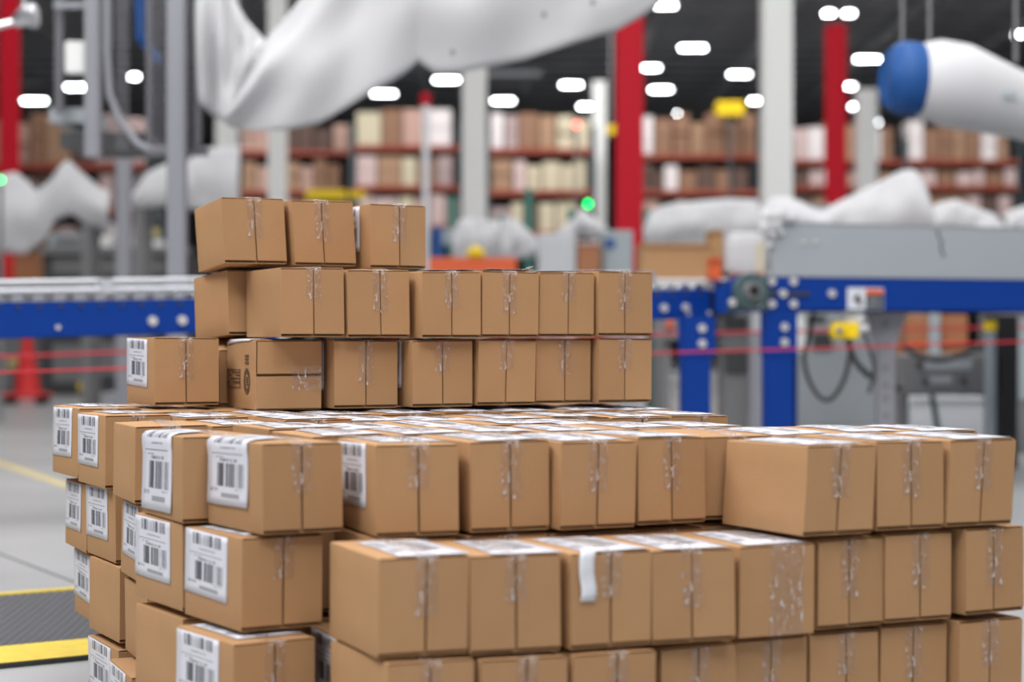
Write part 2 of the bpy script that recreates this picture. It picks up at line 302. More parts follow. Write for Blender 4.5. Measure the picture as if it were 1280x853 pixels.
# ------------------------------------------------------------------ the pile of cardboard boxes
DB = 0.2278            # depth of a box
PITCH = 0.1500         # height of one layer
TABLE = [
('a1',3,-0.7514,4.0347,0.450,0.1397,0.1424,0.0056),
('a2',3,-0.5297,3.9700,0.407,0.1414,0.1450,-0.0014),
('a3',3,-0.3715,4.0021,0.436,0.1418,0.1428,0.0006),
('a4',3,-0.2099,4.0317,0.426,0.1372,0.1401,0.0026),
('a5',3,-0.0729,4.0845,0.432,0.1353,0.1404,0.0044),
('a6',3,0.0508,4.1515,0.448,0.1336,0.1399,0.0056),
('a7',3,0.1891,4.1940,0.447,0.1322,0.1403,0.0056),
('b0',4,-0.6104,4.1335,0.480,0.1343,0.1405,0.0026),
('b1',4,-0.4729,3.9233,0.447,0.1376,0.1425,-0.0003),
('b2',4,-0.3414,3.9823,0.436,0.1381,0.1410,-0.0013),
('b3',4,-0.1879,4.0131,0.430,0.1333,0.1401,-0.0020),
('b4',4,-0.0639,4.0740,0.433,0.1331,0.1407,-0.0010),
('b5',4,0.0584,4.1368,0.438,0.1325,0.1403,0.0003),
('b6',4,0.1883,4.1873,0.424,0.1330,0.1415,0.0019),
('c0',5,-0.6103,4.0610,0.410,0.1364,0.1403,0.0004),
('c1',5,-0.4680,4.1063,0.451,0.1395,0.1403,0.0036),
('c2',5,-0.3053,4.1305,0.454,0.1293,0.1377,-0.0014),
('d1',2,-0.9029,3.9972,0.462,0.1323,0.1447,0.0056),
('d2',2,-0.8016,3.7826,0.452,0.1323,0.1439,0.0001),
('d3',2,-0.6810,3.4663,0.373,0.1323,0.1395,-0.0017),
('d4',2,-0.5329,3.1033,0.470,0.1323,0.1389,-0.0021),
('d5',2,-0.3788,2.9122,0.523,0.1329,0.1379,-0.0018),
('d6',2,-0.2068,2.9156,0.342,0.1315,0.1397,-0.0052),
('d7',2,-0.0641,2.9655,0.422,0.1334,0.1404,-0.0033),
('d8',2,0.0758,2.9981,0.449,0.1337,0.1380,-0.0024),
('d9',2,0.2004,3.0656,0.477,0.1270,0.1383,-0.0012),
('d11',2,0.4480,2.9345,0.458,0.1293,0.1370,-0.0056),
('d12',2,0.5688,2.9977,0.438,0.1286,0.1389,-0.0037),
('d13',2,0.6934,3.0525,0.429,0.1293,0.1376,-0.0026),
('f1',1,-0.8862,3.9975,0.414,0.1323,0.1421,-0.0011),
('f2',1,-0.7811,3.7797,0.463,0.1323,0.1443,0.0032),
('f4',1,-0.5356,3.1174,0.527,0.1323,0.1420,0.0031),
('f5',1,-0.4108,2.9138,0.548,0.1349,0.1421,0.0010),
('f6',1,-0.1865,2.6708,0.393,0.1346,0.1404,0.0009),
('f7',1,-0.0598,2.7206,0.357,0.1381,0.1394,-0.0026),
('f8',1,0.0845,2.7711,0.415,0.1306,0.1389,-0.0028),
('f9',1,0.2053,2.8250,0.373,0.1376,0.1379,-0.0038),
('f10',1,0.3414,2.8887,0.423,0.1328,0.1390,-0.0056),
('f11',1,0.4714,2.9614,0.489,0.1264,0.1388,-0.0031),
('f12',1,0.5858,3.0188,0.443,0.1290,0.1405,-0.0012),
('f13',1,0.7246,3.0688,0.515,0.1252,0.1374,0.0043),
('h2',0,-0.7648,3.7398,0.471,0.1343,0.1460,0.0026),
('j1',0,-0.1732,2.6613,0.447,0.1320,0.1425,0.0025),
('j2',0,-0.0439,2.7138,0.388,0.1330,0.1411,-0.0007),
('j3',0,0.0879,2.7636,0.416,0.1328,0.1409,-0.0012),
('j5',0,0.3394,2.9133,0.452,0.1284,0.1400,-0.0030),
('j6',0,0.4610,2.9735,0.439,0.1281,0.1404,-0.0022),
('j7',0,0.5815,3.0346,0.433,0.1284,0.1413,-0.0002),
('j8',0,0.7149,3.0750,0.451,0.1286,0.1417,0.0007),
('a0',3,-0.6369,4.1799,0.430,0.1343,0.1218,0.0000),
('d10',2,0.3130,3.1434,0.422,0.1323,0.1369,0.0000),
('r1b',2,0.4378,3.2070,0.450,0.1343,0.1348,0.0000),
('r1c',2,0.5611,3.2641,0.410,0.1343,0.1362,0.0000),
('e1',2,0.6918,3.3109,0.423,0.1343,0.1353,0.0000),
('r2_0',2,-0.3256,3.1202,0.411,0.1343,0.1371,0.0000),
('r2_1',2,-0.1941,3.1733,0.433,0.1343,0.1367,0.0000),
('r2_2',2,-0.0681,3.2247,0.434,0.1343,0.1383,0.0000),
('r2_3',2,0.0563,3.2833,0.412,0.1343,0.1362,0.0000),
('r2_4',2,0.1795,3.3439,0.407,0.1343,0.1390,0.0000),
('r2_5',2,0.3043,3.4077,0.426,0.1343,0.1374,0.0000),
('r3_0',2,-0.4227,3.3347,0.422,0.1343,0.1390,0.0000),
('r3_1',2,-0.2937,3.3867,0.435,0.1343,0.1351,0.0000),
('r3_2',2,-0.1652,3.4393,0.448,0.1343,0.1368,0.0000),
('r3_3',2,-0.0419,3.4974,0.430,0.1343,0.1391,0.0000),
('r3_4',2,0.0819,3.5581,0.439,0.1343,0.1355,0.0000),
('r4_0',2,0.3258,3.9268,0.426,0.1343,0.1375,0.0000),
('r4_1',2,0.1998,3.8686,0.412,0.1343,0.1373,0.0000),
('r4_2',2,0.0748,3.8156,0.432,0.1343,0.1390,0.0000),
('r4_3',2,-0.0478,3.7572,0.442,0.1343,0.1377,0.0000),
('r4_4',2,-0.1747,3.6970,0.420,0.1343,0.1355,0.0000),
('r4_5',2,-0.3004,3.6454,0.441,0.1343,0.1382,0.0000),
('r4_6',2,-0.4256,3.5916,0.439,0.1343,0.1449,0.0000),
('r4_7',2,-0.5531,3.5344,0.421,0.1343,0.1352,0.0000),
('r5_0',2,0.2312,4.1431,0.423,0.1343,0.1399,0.0000),
('r5_1',2,0.1080,4.0862,0.428,0.1343,0.1418,0.0000),
('r5_2',2,-0.0181,4.0332,0.424,0.1343,0.1414,0.0000),
('r5_3',2,-0.1408,3.9750,0.436,0.1343,0.1419,0.0000),
('r5_4',2,-0.2659,3.9170,0.426,0.1343,0.1416,0.0000),
('r5_5',2,-0.3907,3.8634,0.439,0.1343,0.1404,0.0000),
('r5_6',2,-0.5154,3.8096,0.446,0.1343,0.1420,0.0000),
('r5_7',2,-0.6397,3.7537,0.444,0.1343,0.1407,0.0000),
('r6_0',2,0.1294,4.3555,0.426,0.1343,0.1442,0.0000),
('r6_1',2,0.0046,4.3019,0.432,0.1343,0.1442,0.0000),
('r6_2',2,-0.1191,4.2460,0.440,0.1343,0.1442,0.0000),
('r6_3',2,-0.2421,4.1876,0.438,0.1343,0.1442,0.0000),
('r6_4',2,-0.3653,4.1305,0.443,0.1343,0.1442,0.0000),
('r6_5',2,-0.4943,4.0805,0.432,0.1343,0.1442,0.0000),
('r6_6',2,-0.6185,4.0245,0.430,0.1343,0.1442,0.0000),
('r6_7',2,-0.7417,3.9675,0.434,0.1343,0.1442,0.0000),
('r7_0',2,-0.8441,4.1819,0.418,0.1343,0.1442,0.0000),
('r7_1',2,-0.7146,4.2396,0.445,0.1343,0.1442,0.0000),
('r7_2',2,-0.5914,4.2967,0.421,0.1343,0.1442,0.0000),
('r7_3',2,-0.4655,4.3477,0.415,0.1343,0.1442,0.0000),
('r7_4',2,-0.3327,4.4053,0.455,0.1343,0.1442,0.0000),
('f3',1,-0.6671,3.4725,0.373,0.1323,0.1400,0.0000),
('h1',0,-0.8661,3.9932,0.414,0.1343,0.1400,0.0000),
('h3',0,-0.6601,3.4725,0.373,0.1343,0.1400,0.0000),
('h4',0,-0.5356,3.1174,0.527,0.1343,0.1400,0.0000),
('h5',0,-0.4164,2.8648,0.548,0.1343,0.1400,0.0000),
('i1',-1,-0.7648,3.7328,0.471,0.1343,0.1400,0.0000),
('i2',-1,-0.6811,3.4305,0.373,0.1343,0.1400,0.0000),
('i4',-1,-0.5356,3.1174,0.527,0.1343,0.1400,0.0000),
('i5',-1,-0.4164,2.8648,0.548,0.1343,0.1400,0.0000),
('i0',-1,-0.8171,4.0072,0.414,0.1343,0.1400,0.0000),
('h6',0,-0.2372,2.8968,0.428,0.1343,0.1347,0.0000),
('gd6',1,-0.2131,2.9183,0.342,0.1343,0.1400,0.0000),
('gd7',1,-0.0677,2.9690,0.422,0.1343,0.1400,0.0000),
('gd8',1,0.0647,3.0198,0.449,0.1343,0.1400,0.0000),
('gd9',1,0.1946,3.0780,0.477,0.1343,0.1400,0.0000),
('gd10',1,0.3090,3.1530,0.422,0.1343,0.1400,0.0000),
('gr1b',1,0.4381,3.2121,0.450,0.1343,0.1400,0.0000),
('gr1c',1,0.5613,3.2694,0.410,0.1343,0.1400,0.0000),
('ge1',1,0.6892,3.3226,0.423,0.1343,0.1400,0.0000),
('j4',0,0.2204,2.8488,0.452,0.1323,0.1370,0.0000),
('gr2_0',1,-0.3277,3.1247,0.411,0.1343,0.1400,0.0000),
('mr2_0',0,-0.3259,3.1177,0.411,0.1343,0.1400,0.0000),
('gr2_1',1,-0.1956,3.1746,0.433,0.1343,0.1400,0.0000),
('mr2_1',0,-0.1977,3.1757,0.433,0.1343,0.1400,0.0000),
('gr2_2',1,-0.0718,3.2318,0.434,0.1343,0.1400,0.0000),
('mr2_2',0,-0.0743,3.2326,0.434,0.1343,0.1400,0.0000),
('gr3_0',1,-0.4245,3.3394,0.422,0.1343,0.1400,0.0000),
('mr3_0',0,-0.4221,3.3326,0.422,0.1343,0.1400,0.0000),
('gr3_1',1,-0.2945,3.3883,0.435,0.1343,0.1400,0.0000),
('mr3_1',0,-0.2959,3.3897,0.435,0.1343,0.1400,0.0000),
('m1',0,-0.1100,2.9527,0.443,0.1343,0.1348,0.0000),
('m2',0,0.0118,3.0130,0.427,0.1343,0.1362,0.0000),
('m3',0,0.1378,3.0839,0.407,0.1343,0.1360,0.0000),
('m4',0,0.2653,3.1432,0.429,0.1343,0.1372,0.0000),
('m5',0,0.3938,3.2048,0.459,0.1343,0.1347,0.0000),
('m6',0,0.5160,3.2640,0.442,0.1343,0.1348,0.0000),
('m7',0,0.6443,3.3099,0.428,0.1343,0.1368,0.0000),
('k1',-1,-0.1732,2.6613,0.447,0.1343,0.1400,0.0000),
('k2',-1,-0.0445,2.7136,0.388,0.1343,0.1400,0.0000),
('k3',-1,0.0885,2.7638,0.416,0.1343,0.1400,0.0000),
('k4',-1,0.2159,2.8555,0.452,0.1343,0.1400,0.0000),
('k5',-1,0.3387,2.9134,0.452,0.1343,0.1400,0.0000),
('k6',-1,0.4604,2.9737,0.439,0.1343,0.1400,0.0000),
('k7',-1,0.5813,3.0354,0.433,0.1343,0.1400,0.0000),
('k8',-1,0.7166,3.0757,0.451,0.1343,0.1400,0.0000)
]
def bulged(v, w, h, bul, rnd):
    x, y, z = v
    u, t, s = x / w, y / DB, z / h
    f = lambda q: max(0.0, 1 - (2 * q - 1) ** 2)
    g = lambda q: max(0.0, 1 - abs(2 * q - 1) ** 3)
    if z > h * .5 and s > .98: z += bul * g(u) * g(t)
    if x < w * .02: x -= rnd[0] * f(t) * f(s)
    if x > w * .98: x += rnd[1] * f(t) * f(s)
    # a soft carton: the corners wander a little
    x += rnd[2] * (s - .5) + rnd[3] * (s - .5) * (t - .5)
    z += rnd[4] * (u - .5) * s + rnd[5] * (t - .5) * s
    return (x, y, z)
def body_mesh(w, h, bul, rnd):
    bm = bmesh.new()
    bmesh.ops.create_cube(bm, size=1.0)
    for v in bm.verts: v.co = Vector(((v.co.x + .5) * w, (v.co.y + .5) * DB, (v.co.z + .5) * h))
    bmesh.ops.bevel(bm, geom=bm.edges[:], offset=.0022, segments=2, affect='EDGES', profile=0.6)
    for ax, L, n in ((0, w, 6), (1, DB, 6), (2, h, 4)):
        for k in range(1, n):
            co = [0, 0, 0]; co[ax] = L * k / n; no = [0, 0, 0]; no[ax] = 1
            bmesh.ops.bisect_plane(bm, geom=bm.verts[:] + bm.edges[:] + bm.faces[:], plane_co=co, plane_no=no)
    ff = [f for f in bm.faces if f.normal.y < -.95 and f.calc_center_median().y < .001]
    bmesh.ops.inset_region(bm, faces=ff, thickness=.004, depth=-.012, use_even_offset=True)
    for v in bm.verts: v.co = bulged(v.co, w, h, bul, rnd)
    me = bpy.data.meshes.new('cardboard_box'); bm.to_mesh(me); bm.free()
    me.materials.append(M['cardboard'])
    me.polygons.foreach_set('use_smooth', [True] * len(me.polygons)); me.set_sharp_from_angle(angle=R(50))
    return me
def sheet(name, pts, uvs, nu, nv, m, parent, thick):
    """pts: nv+1 rows of nu+1 points; a thin sheet with real thickness."""
    n = nu + 1; flat = [p for row in pts for p in row]
    fs = [(i * n + j, i * n + j + 1, (i + 1) * n + j + 1, (i + 1) * n + j) for i in range(nv) for j in range(nu)]
    me = bpy.data.meshes.new(name); me.from_pydata(flat, [], fs); me.materials.append(m)
    ul = me.uv_layers.new(name='UVMap'); fu = [u for row in uvs for u in row]
    for l in me.loops: ul.data[l.index].uv = fu[l.vertex_index]
    me.polygons.foreach_set('use_smooth', [True] * len(me.polygons))
    o = bpy.data.objects.new(name, me); C.objects.link(o); o.parent = parent
    if thick:
        s = o.modifiers.new('thickness', 'SOLIDIFY'); s.thickness = thick; s.offset = 0
    return o

SIDE = {'a1', 'a3', 'a4', 'a7', 'c2', 'd1', 'd2', 'd6', 'f1', 'f2', 'f3', 'f4', 'f5', 'h1', 'h5', 'i1', 'i2', 'h6'}
WRAP = {'d4', 'd5'}
PLAIN = {'a2', 'a5', 'a6', 'b0', 'b1', 'b2', 'c0', 'c1', 'd3', 'd10', 'h2', 'h3', 'h4', 'j1', 'j2', 'j3', 'j4', 'j5', 'j6', 'j7', 'j8', 'f11', 'f12', 'f13', 'a0'}
HID = lambda k: k[0] in 'kgm' or k[:2] in ('r6', 'r7') or k in ('i0', 'i4', 'i5')
NOFLAP = {'f10'}
TAPELEN = {'c0': .60, 'c1': .62, 'c2': .60, 'b1': .45, 'b2': .62, 'b3': .55, 'a1': .62, 'a3': .66, 'a4': .5, 'a7': .5, 'f10': .99, 'j5': .7}

def make_box(key, layer, x, y, yaw, w, h, dz):
    r = random.Random(key)
    top_free = key[0] in 'rced' or key in ('f6', 'f7', 'f8', 'f9', 'f10', 'b3', 'b4', 'b5', 'b6')
    bul = (.0035 if top_free else max(.0003, PITCH - h - dz - (.0035 if key[0] == 'a' else .0065)))
    if key[0] in 'kgm': bul = max(.0005, PITCH - h - .008)
    rnd = [r.uniform(0, .0007), r.uniform(0, .0005), r.uniform(-.0022, .0022), r.uniform(-.002, .002), r.uniform(-.002, .002), r.uniform(-.002, .002)]
    if key[0] in 'rkgm' or key in ('f13', 'f12', 'j8'): k_ = .3 if key[:2] not in ('r6', 'r7') and key not in ('r4_5', 'r4_6') else 0; rnd[2] *= k_; rnd[3] *= k_
    if key == 'c0': rnd[2] = -.007
    if key == 'c1': rnd[2] = -.008
    if key in ('d11', 'd13'): rnd[2] = .009
    root = link('cardboard_box', body_mesh(w, h, bul, rnd), None, (x, y, HC - .5979 + layer * PITCH - .0 + dz - HC + HC), yaw)
    root.location.z = (layer + 1) * PITCH + dz
    if key in ('b0', 'c0'): root.rotation_euler.x = -.055; root.location.z += .002 if key == 'b0' else .006
    P = lambda a, b_, c: bulged((a, b_, c), w, h, bul, rnd)
    g = .0028 if key[0] in 'abc' else .0034
    def flap(x0, x1, z0, z1, out):
        mb = MB(); nx, nz = 3, 3
        for yy in (0, 1):
            for i in range(nz + 1):
                for j in range(nx + 1):
                    u, v = j / nx, i / nz
                    xx, zz = x0 + (x1 - x0) * u, z0 + (z1 - z0) * v
                    yo = -out[0] * u * (v - .3) - out[1] * (v ** 2) - out[2] * u
                    p = bulged((xx, 0, zz), w, h, 0, rnd)
                    mb.v.append((p[0], yo + (-.0016 if yy == 0 else .0013), p[2]))
        n = nx + 1; N = n * (nz + 1)
        for i in range(nz):
            for j in range(nx):
                a = i * n + j
                mb.f.append((a, a + 1, a + n + 1, a + n)); mb.f.append((N + a, N + a + n, N + a + n + 1, N + a + 1))
        for i in range(nz):
            for j in (0, nx):
                a = i * n + j; mb.f.append((a, a + n, N + a + n, N + a))
        for j in range(nx):
            for i in (0, nz):
                a = i * n + j; mb.f.append((a, a + 1, N + a + 1, N + a))
        mb.build('flap', M['flap'], root)
    seam = w * (.5 + r.uniform(-.03, .03))
    zt, zb = h - .0030, h * .048
    q = lambda s: r.uniform(-s, s)
    if key == 'a2':                                   # this carton lies on its side: its seam runs across
        flap(.003, w - .0005, h * .5 + g, zt, (0, 0, 0)); flap(.0, w - .0005, .003, h * .5 - g, (0, 0, .0))
    elif key in NOFLAP:
        flap(.0003, w - .0003, .002, zt, (0, 0, 0))
    else:
        flap(.0003, seam - g / 2, zb, zt, (q(.002), q(.001), r.uniform(0, .0012)))
        flap(seam + g / 2, w - .0003, zb, zt, (q(.002), q(.001), 0))
    # clear tape along the seam and over the top edge
    tw = .0168; L = TAPELEN.get(key, r.uniform(.45, .68)); rows = 10
    if key == 'a2':
        pts, uvs = [], []
        for i in range(9):
            xx = w + .0006 - (w * .46) * i / 8
            pts.append([(xx, -.0034 + r.uniform(-.0005, .0005), h * .5 + (j - 2.6) * .0125 + r.uniform(-.0006, .0006)) for j in range(5)]); uvs.append([(i / 8, j / 4) for j in range(5)])
        sheet('tape', pts, uvs, 4, 8, M['tape'], root, 0)
    else:
        if key in NOFLAP: seam = w * .62; tw = .03
        pts, uvs = [], []
        for i in range(rows + 1):
            zz = h * (1 - L) + (h - .0015 - h * (1 - L)) * i / rows
            row = []
            for j in range(5):
                p = P(seam + (j - 2) * tw / 2, 0, min(zz, h * .97)); k = max(0, (i - rows + 2)) * .0006
                row.append((p[0], -.0036 - k + r.uniform(-.0006, .0004), p[2] + zz - min(zz, h * .97)))
            pts.append(row); uvs.append([(j / 4, i / 24) for j in range(5)])
        for i in range(8):
            yy = -.003 + i * (DB * .99) / 7
            pts.append([(lambda p: (p[0], p[1], p[2] + .0019 + r.uniform(-.0003, .0009)))(P(seam + (j - 2) * tw / 2, max(yy, .004), h)) for j in range(5)])
            uvs.append([(j / 4, .5 + i / 16) for j in range(5)])
        sheet('tape', pts, uvs, 4, len(pts) - 1, M['tape'], root, 0)
    # labels
    def side_label(wrap=0.0, y0=.235, y1=1.0, ztop=.995, zlen=.725):
        a0, a1 = DB * y0, DB * y1 - .003; pts, uvs = [], []
        nv = 8; tilt = r.uniform(-.004, .004)
        for i in range(nv + 1):
            v = i / nv; zz = h * ztop - h * zlen * (1 - v)
            row = []
            for j in range(7):
                yy = a1 + (a0 - a1) * j / 6
                p = P(0, yy, zz if zz < h * .97 else h * .97); dzp = zz - (zz if zz < h * .97 else h * .97)
                peel = .0009 + (.003 if wrap else .0006) * ((1 - v) ** 3) * r.uniform(.6, 1) + (.0015 if wrap and v > .85 else 0)
                row.append((p[0] - peel, yy, p[2] + dzp + tilt * (j / 6 - .5) - (.0015 if v == 1 else 0)))
            pts.append(row); uvs.append([(j / 6, v * (.8 if wrap else 1)) for j in range(7)])
        if wrap:
            for i, xx in enumerate((.004, .012, .03, wrap)):
                pts.append([(lambda p: (p[0], p[1], p[2] + .0022 + (.001 if i else .0)))(P(xx, a1 + (a0 - a1) * j / 6, h)) for j in range(7)])
                uvs.append([(j / 6, .8 + .05 * (i + 1)) for j in range(7)])
        sheet('shipping_label', pts, uvs, 6, len(pts) - 1, M['label'], root, .0003)
    def top_label(y0, x0, ln=.175, wd=.108, curl=0.0, m='label'):
        pts, uvs = [], []; sk = r.uniform(-.006, .006)
        for i in range(9):
            t = i / 8; yy = y0 + ln * t; row = []
            for j in range(6):
                xx = x0 + wd * j / 5 + sk * t
                p = P(min(max(xx, .003), w - .003), min(max(yy, .004), DB - .003), h)
                row.append((xx + (p[0] - min(max(xx, .003), w - .003)), yy, p[2] + .0012 + curl * max(0, 1 - t * 3) ** 2 * (.4 + .6 * abs(j / 5 - .3)) + r.uniform(0, .0006)))
            pts.append(row); uvs.append([(t, 1 - j / 5) for j in range(6)])
        sheet('shipping_label', pts, uvs, 5, 8, M[m], root, .0003)
    if key in SIDE:
        kw = dict(y0=.235, y1=1.0)
        if key in ('a3', 'a4', 'a7', 'c2'): kw = dict(y0=.26, y1=.98)
        if key in ('f3', 'h6'): kw = dict(y0=.2, y1=.9)
        side_label(**kw)
        if key in ('h6',): pass
    if key in WRAP: side_label(wrap=.055 if key != 'd6' else .07, zlen=.74 if key != 'd4' else .92)
    if key not in SIDE and key not in WRAP and key not in PLAIN and not HID(key):
        cu = {'b3': .004, 'b4': .006, 'b5': .003}.get(key, .0012)
        x0 = w * .5 - .054 + r.uniform(-.012, .012)
        if key in ('f6', 'f7', 'f8', 'f9'): x0 = {'f6': .030, 'f7': .035, 'f8': .022, 'f9': .022}[key]; y0 = .001
        else: y0 = r.uniform(.001, .010)
        top_label(y0, x0, curl=cu)
    if key in ('d1', 'd2', 'f5', 'f4', 'h5', 'd6'): top_label(.03, .02, curl=.001)
    if key == 'f8':                                    # a strip of white backing paper hangs over the front
        pts, uvs = [], []
        for i in range(8):
            zz = h + .004 - .073 * (1 - i / 7)
            pts.append([(.012 + .0245 * j / 3 + .002 * math.sin(i), -.006 - .002 * math.sin(i * .9 + .4) ** 2, zz) for j in range(4)]); uvs.append([(j / 3, .65) for j in range(4)])
        sheet('paper_strip', pts, uvs, 3, 7, M['paper'], root, .0003)
    if key == 'b4':                                    # its label has come loose and one corner sticks up
        pts = [[(.095 + .022 * j / 2 + .008 * i, .004 + .01 * j, h + .003 + .004 * i + .001 * j) for j in range(3)] for i in range(3)]
        sheet('label_corner', pts, [[(j / 2, .65) for j in range(3)] for i in range(3)], 2, 2, M['paper'], root, .0003)
    if key == 'a2':                                    # paper over the left top edge, a printed seal and frame on the side
        pts = [[(-.001 + .045 * i, .03 + .17 * j / 4, h + .0015 + (.002 if i else 0)) for j in range(5)] for i in range(2)]
        pts = [[(-.0016, .05 + .17 * j / 4, h - .002 - .010 * (j / 4) ** 2) for j in range(5)]] + pts
        sheet('paper_strip', pts, [[(.02, .65)] * 5 for i in range(3)], 4, 2, M['paper'], root, .0003)
        ink = MB(); X = -rnd[0] - .0012
        def bar(y0, y1, z0, z1): ink.box(X - .0003, X + .0012, y0, y1, z0, z1)
        cy, cz = .066, h * .405                        # the seal is an upright ring with bars of lettering inside
        for rr0, rr1 in ((.0265, .0225), (.0165, .0145)):
            n = 28
            vs_ = [(X, cy + rr * math.cos(2 * math.pi * k / n) * .9, cz + rr * math.sin(2 * math.pi * k / n) * 1.05) for rr in (rr0, rr1) for k in range(n)]
            ink.add(vs_, [(k, (k + 1) % n, n + (k + 1) % n, n + k) for k in range(n)])
        for k in range(22):
            t = 2 * math.pi * k / 22
            bar(cy + .0195 * math.cos(t) * .9 - .0016, cy + .0195 * math.cos(t) * .9 + .0016, cz + .0195 * math.sin(t) * 1.05 - .0018, cz + .0195 * math.sin(t) * 1.05 + .0018)
        for k in range(4): bar(cy - .010 + .003 * (k % 2), cy + .010 - .002 * (k % 2), cz - .009 + k * .0052, cz - .0065 + k * .0052)
        for k in range(3): bar(cy - .013 + .002 * (k == 1), cy + .013, cz + .036 + k * .0075, cz + .0405 + k * .0075)
        fy0, fy1, fz0, fz1 = .118, .222, h * .30, h * .57
        bar(fy0, fy1, fz0, fz0 + .0013); bar(fy0, fy1, fz1 - .0013, fz1); bar(fy0, fy0 + .002, fz0, fz1); bar(fy1 - .002, fy1, fz0, fz1)
        rw = random.Random(5)
        for row, (zq, hh) in enumerate(((.515, .0028), (.47, .003), (.425, .0024), (.365, .0042))):
            yy = fy0 + .006
            while yy < fy1 - .012:
                l = rw.uniform(.005, .012); 
                if rw.random() > .2: bar(yy, yy + l, h * zq, h * zq + hh)
                yy += l + .003
        ink.build('printed_stamp', M['ink'], root)
    return root

ORD = ['first', 'second', 'third', 'fourth', 'fifth', 'sixth', 'seventh', 'eighth', 'ninth']
LBL = {
 'a0': 'half hidden carton in shadow between the labelled upper carton and the stamped carton',
 'a1': 'barcode labelled carton at the left end of the upper wall\'s bottom row',
 'a2': 'carton lying with a horizontal taped seam and a dark printed seal on its side',
 'a3': 'carton just right of the stamped sideways carton in the upper wall\'s bottom row',
 'a4': 'carton with grey label edge showing, second right of the stamped sideways carton',
 'a5': 'carton third right of the stamped sideways carton, centre of the upper wall\'s bottom row',
 'a6': 'carton second from the right end of the upper wall\'s bottom row',
 'a7': 'carton at the right end of the upper wall\'s bottom row',
 'b0': 'carton set back at the middle row\'s left end, under the topmost left carton',
 'b1': 'large looking carton standing above the stamped carton, plain lit left side',
 'b2': 'middle row carton under the second carton of the top row',
 'b3': 'middle row carton with crossed clear tape streaks, right of the top row\'s end',
 'b4': 'middle row carton with a loose white label corner sticking up on top',
 'b5': 'middle row carton second from the right end of the upper wall',
 'b6': 'carton at the right end of the upper wall\'s middle row beside the blue conveyor',
 'c0': 'topmost carton at the left, plain side and crinkled wide tape on the front',
 'c1': 'middle one of the three cartons on top of the whole pile',
 'c2': 'rightmost of the three topmost cartons, white label on its left side',
 'd1': 'far left carton of the pile\'s flat top, barcode label facing the aisle',
 'd2': 'second carton from the left on the flat top, barcode label with black rule line',
 'd3': 'plain sided carton between two barcode labelled ones on the flat top\'s left edge',
 'd4': 'carton whose barcode label wraps over its top edge, left of the front corner carton',
 'd5': 'front corner carton of the flat top with large barcode label on its left side',
 'd6': 'carton right of the front corner carton, narrow barcode label visible in the gap',
 'd7': 'third carton from the front corner along the upper front row, dark open seam at top',
 'd8': 'carton right of the dark open seam carton in the upper front row',
 'd9': 'upper front row carton with a pale curved tape streak near its top',
 'd10': 'carton recessed in shadow behind the big plain sided carton at right',
 'd11': 'front right carton with a long plain lit left side, projecting over the lower row',
 'd12': 'middle one of the three cartons projecting at the upper front row\'s right end',
 'd13': 'carton at the right end of the upper front row',
 'e1': 'carton peeking out behind the right end carton of the upper front row',
 'f1': 'far left carton of the second layer down, its label half covered by the next box',
 'f2': 'second layer left edge carton with barcode label, under the flat top\'s second carton',
 'f3': 'second layer carton with barcode label mostly hidden behind its right neighbour, left edge',
 'f4': 'second layer carton with curled barcode label under the carton with the wrapped label',
 'f5': 'second layer corner carton with barcode label below the front corner carton',
 'f6': 'carton with long lit plain left side, leftmost of the lower front row',
 'f7': 'second carton from the left in the lower front row',
 'f8': 'lower front row carton with a white paper strip hanging down its front',
 'f9': 'lower front row carton right of the one with the hanging paper strip',
 'f10': 'seamless fronted carton with wide glossy tape in the lower front row',
 'f11': 'carton under the big plain sided carton at right in the lower front row',
 'f12': 'carton second from the right end of the lower front row',
 'f13': 'carton at the right end of the lower front row, white paper on its far edge',
 'h1': 'far left carton of the third layer down, label strip beside the plain carton',
 'h2': 'third layer left edge carton with a plain unlabelled side, above the lowest labelled carton',
 'h3': 'third layer carton squeezed in shadow behind the big plain left side carton',
 'h4': 'big plain sided carton with bright top edge in the third layer, left of the label',
 'h5': 'third layer corner carton with barcode label, lowest at the left front',
 'h6': 'carton in the dark gap, only its white label visible between the two piles',
 'i1': 'lowest visible carton at the left with a barcode label beside the yellow mat border',
 'i2': 'lowest carton in the left gap, white label next to the big plain side',
}
JL = ['leftmost', 'second from the left', 'third from the left', 'fourth from the left', 'fourth from the right', 'third from the right', 'second from the right', 'rightmost']
for k in range(8): LBL['j%d' % (k + 1)] = 'carton cut by the picture\'s lower edge, %s of its row' % JL[k]
LBL['r1b'] = 'carton top seen behind the projecting right cartons, next to the recessed shadowed carton'
LBL['r1c'] = 'carton top seen behind the middle projecting carton at right, white label on it'
for k in range(6): LBL['r2_%d' % k] = 'white topped carton in the first row behind the front row, %s from left' % ORD[k]
for k in range(5): LBL['r3_%d' % k] = 'white topped carton in the second row behind the front row, %s from left' % ORD[k]
for k in range(8): LBL['r4_%d' % k] = 'flat top carton just before the upper wall, %s from the right end' % ORD[k]
for k in range(8): LBL['r5_%d' % k] = 'flat top carton reaching under the upper wall, %s from the right end' % ORD[k]
PILE = {}
for row in TABLE:
    key = row[0]
    o = make_box(*row); PILE[key] = o
    if key in LBL: tag(o, LBL[key], 'box')
    else: tag(o, 'brown carton buried inside or under the stacked pile', 'box')
    o['group'] = {'a': 'cartons in the upper wall', 'b': 'cartons in the upper wall', 'c': 'cartons in the upper wall'}.get(key[0], 'cartons in the main pile')
    if key not in LBL: o['group'] = 'buried cartons'

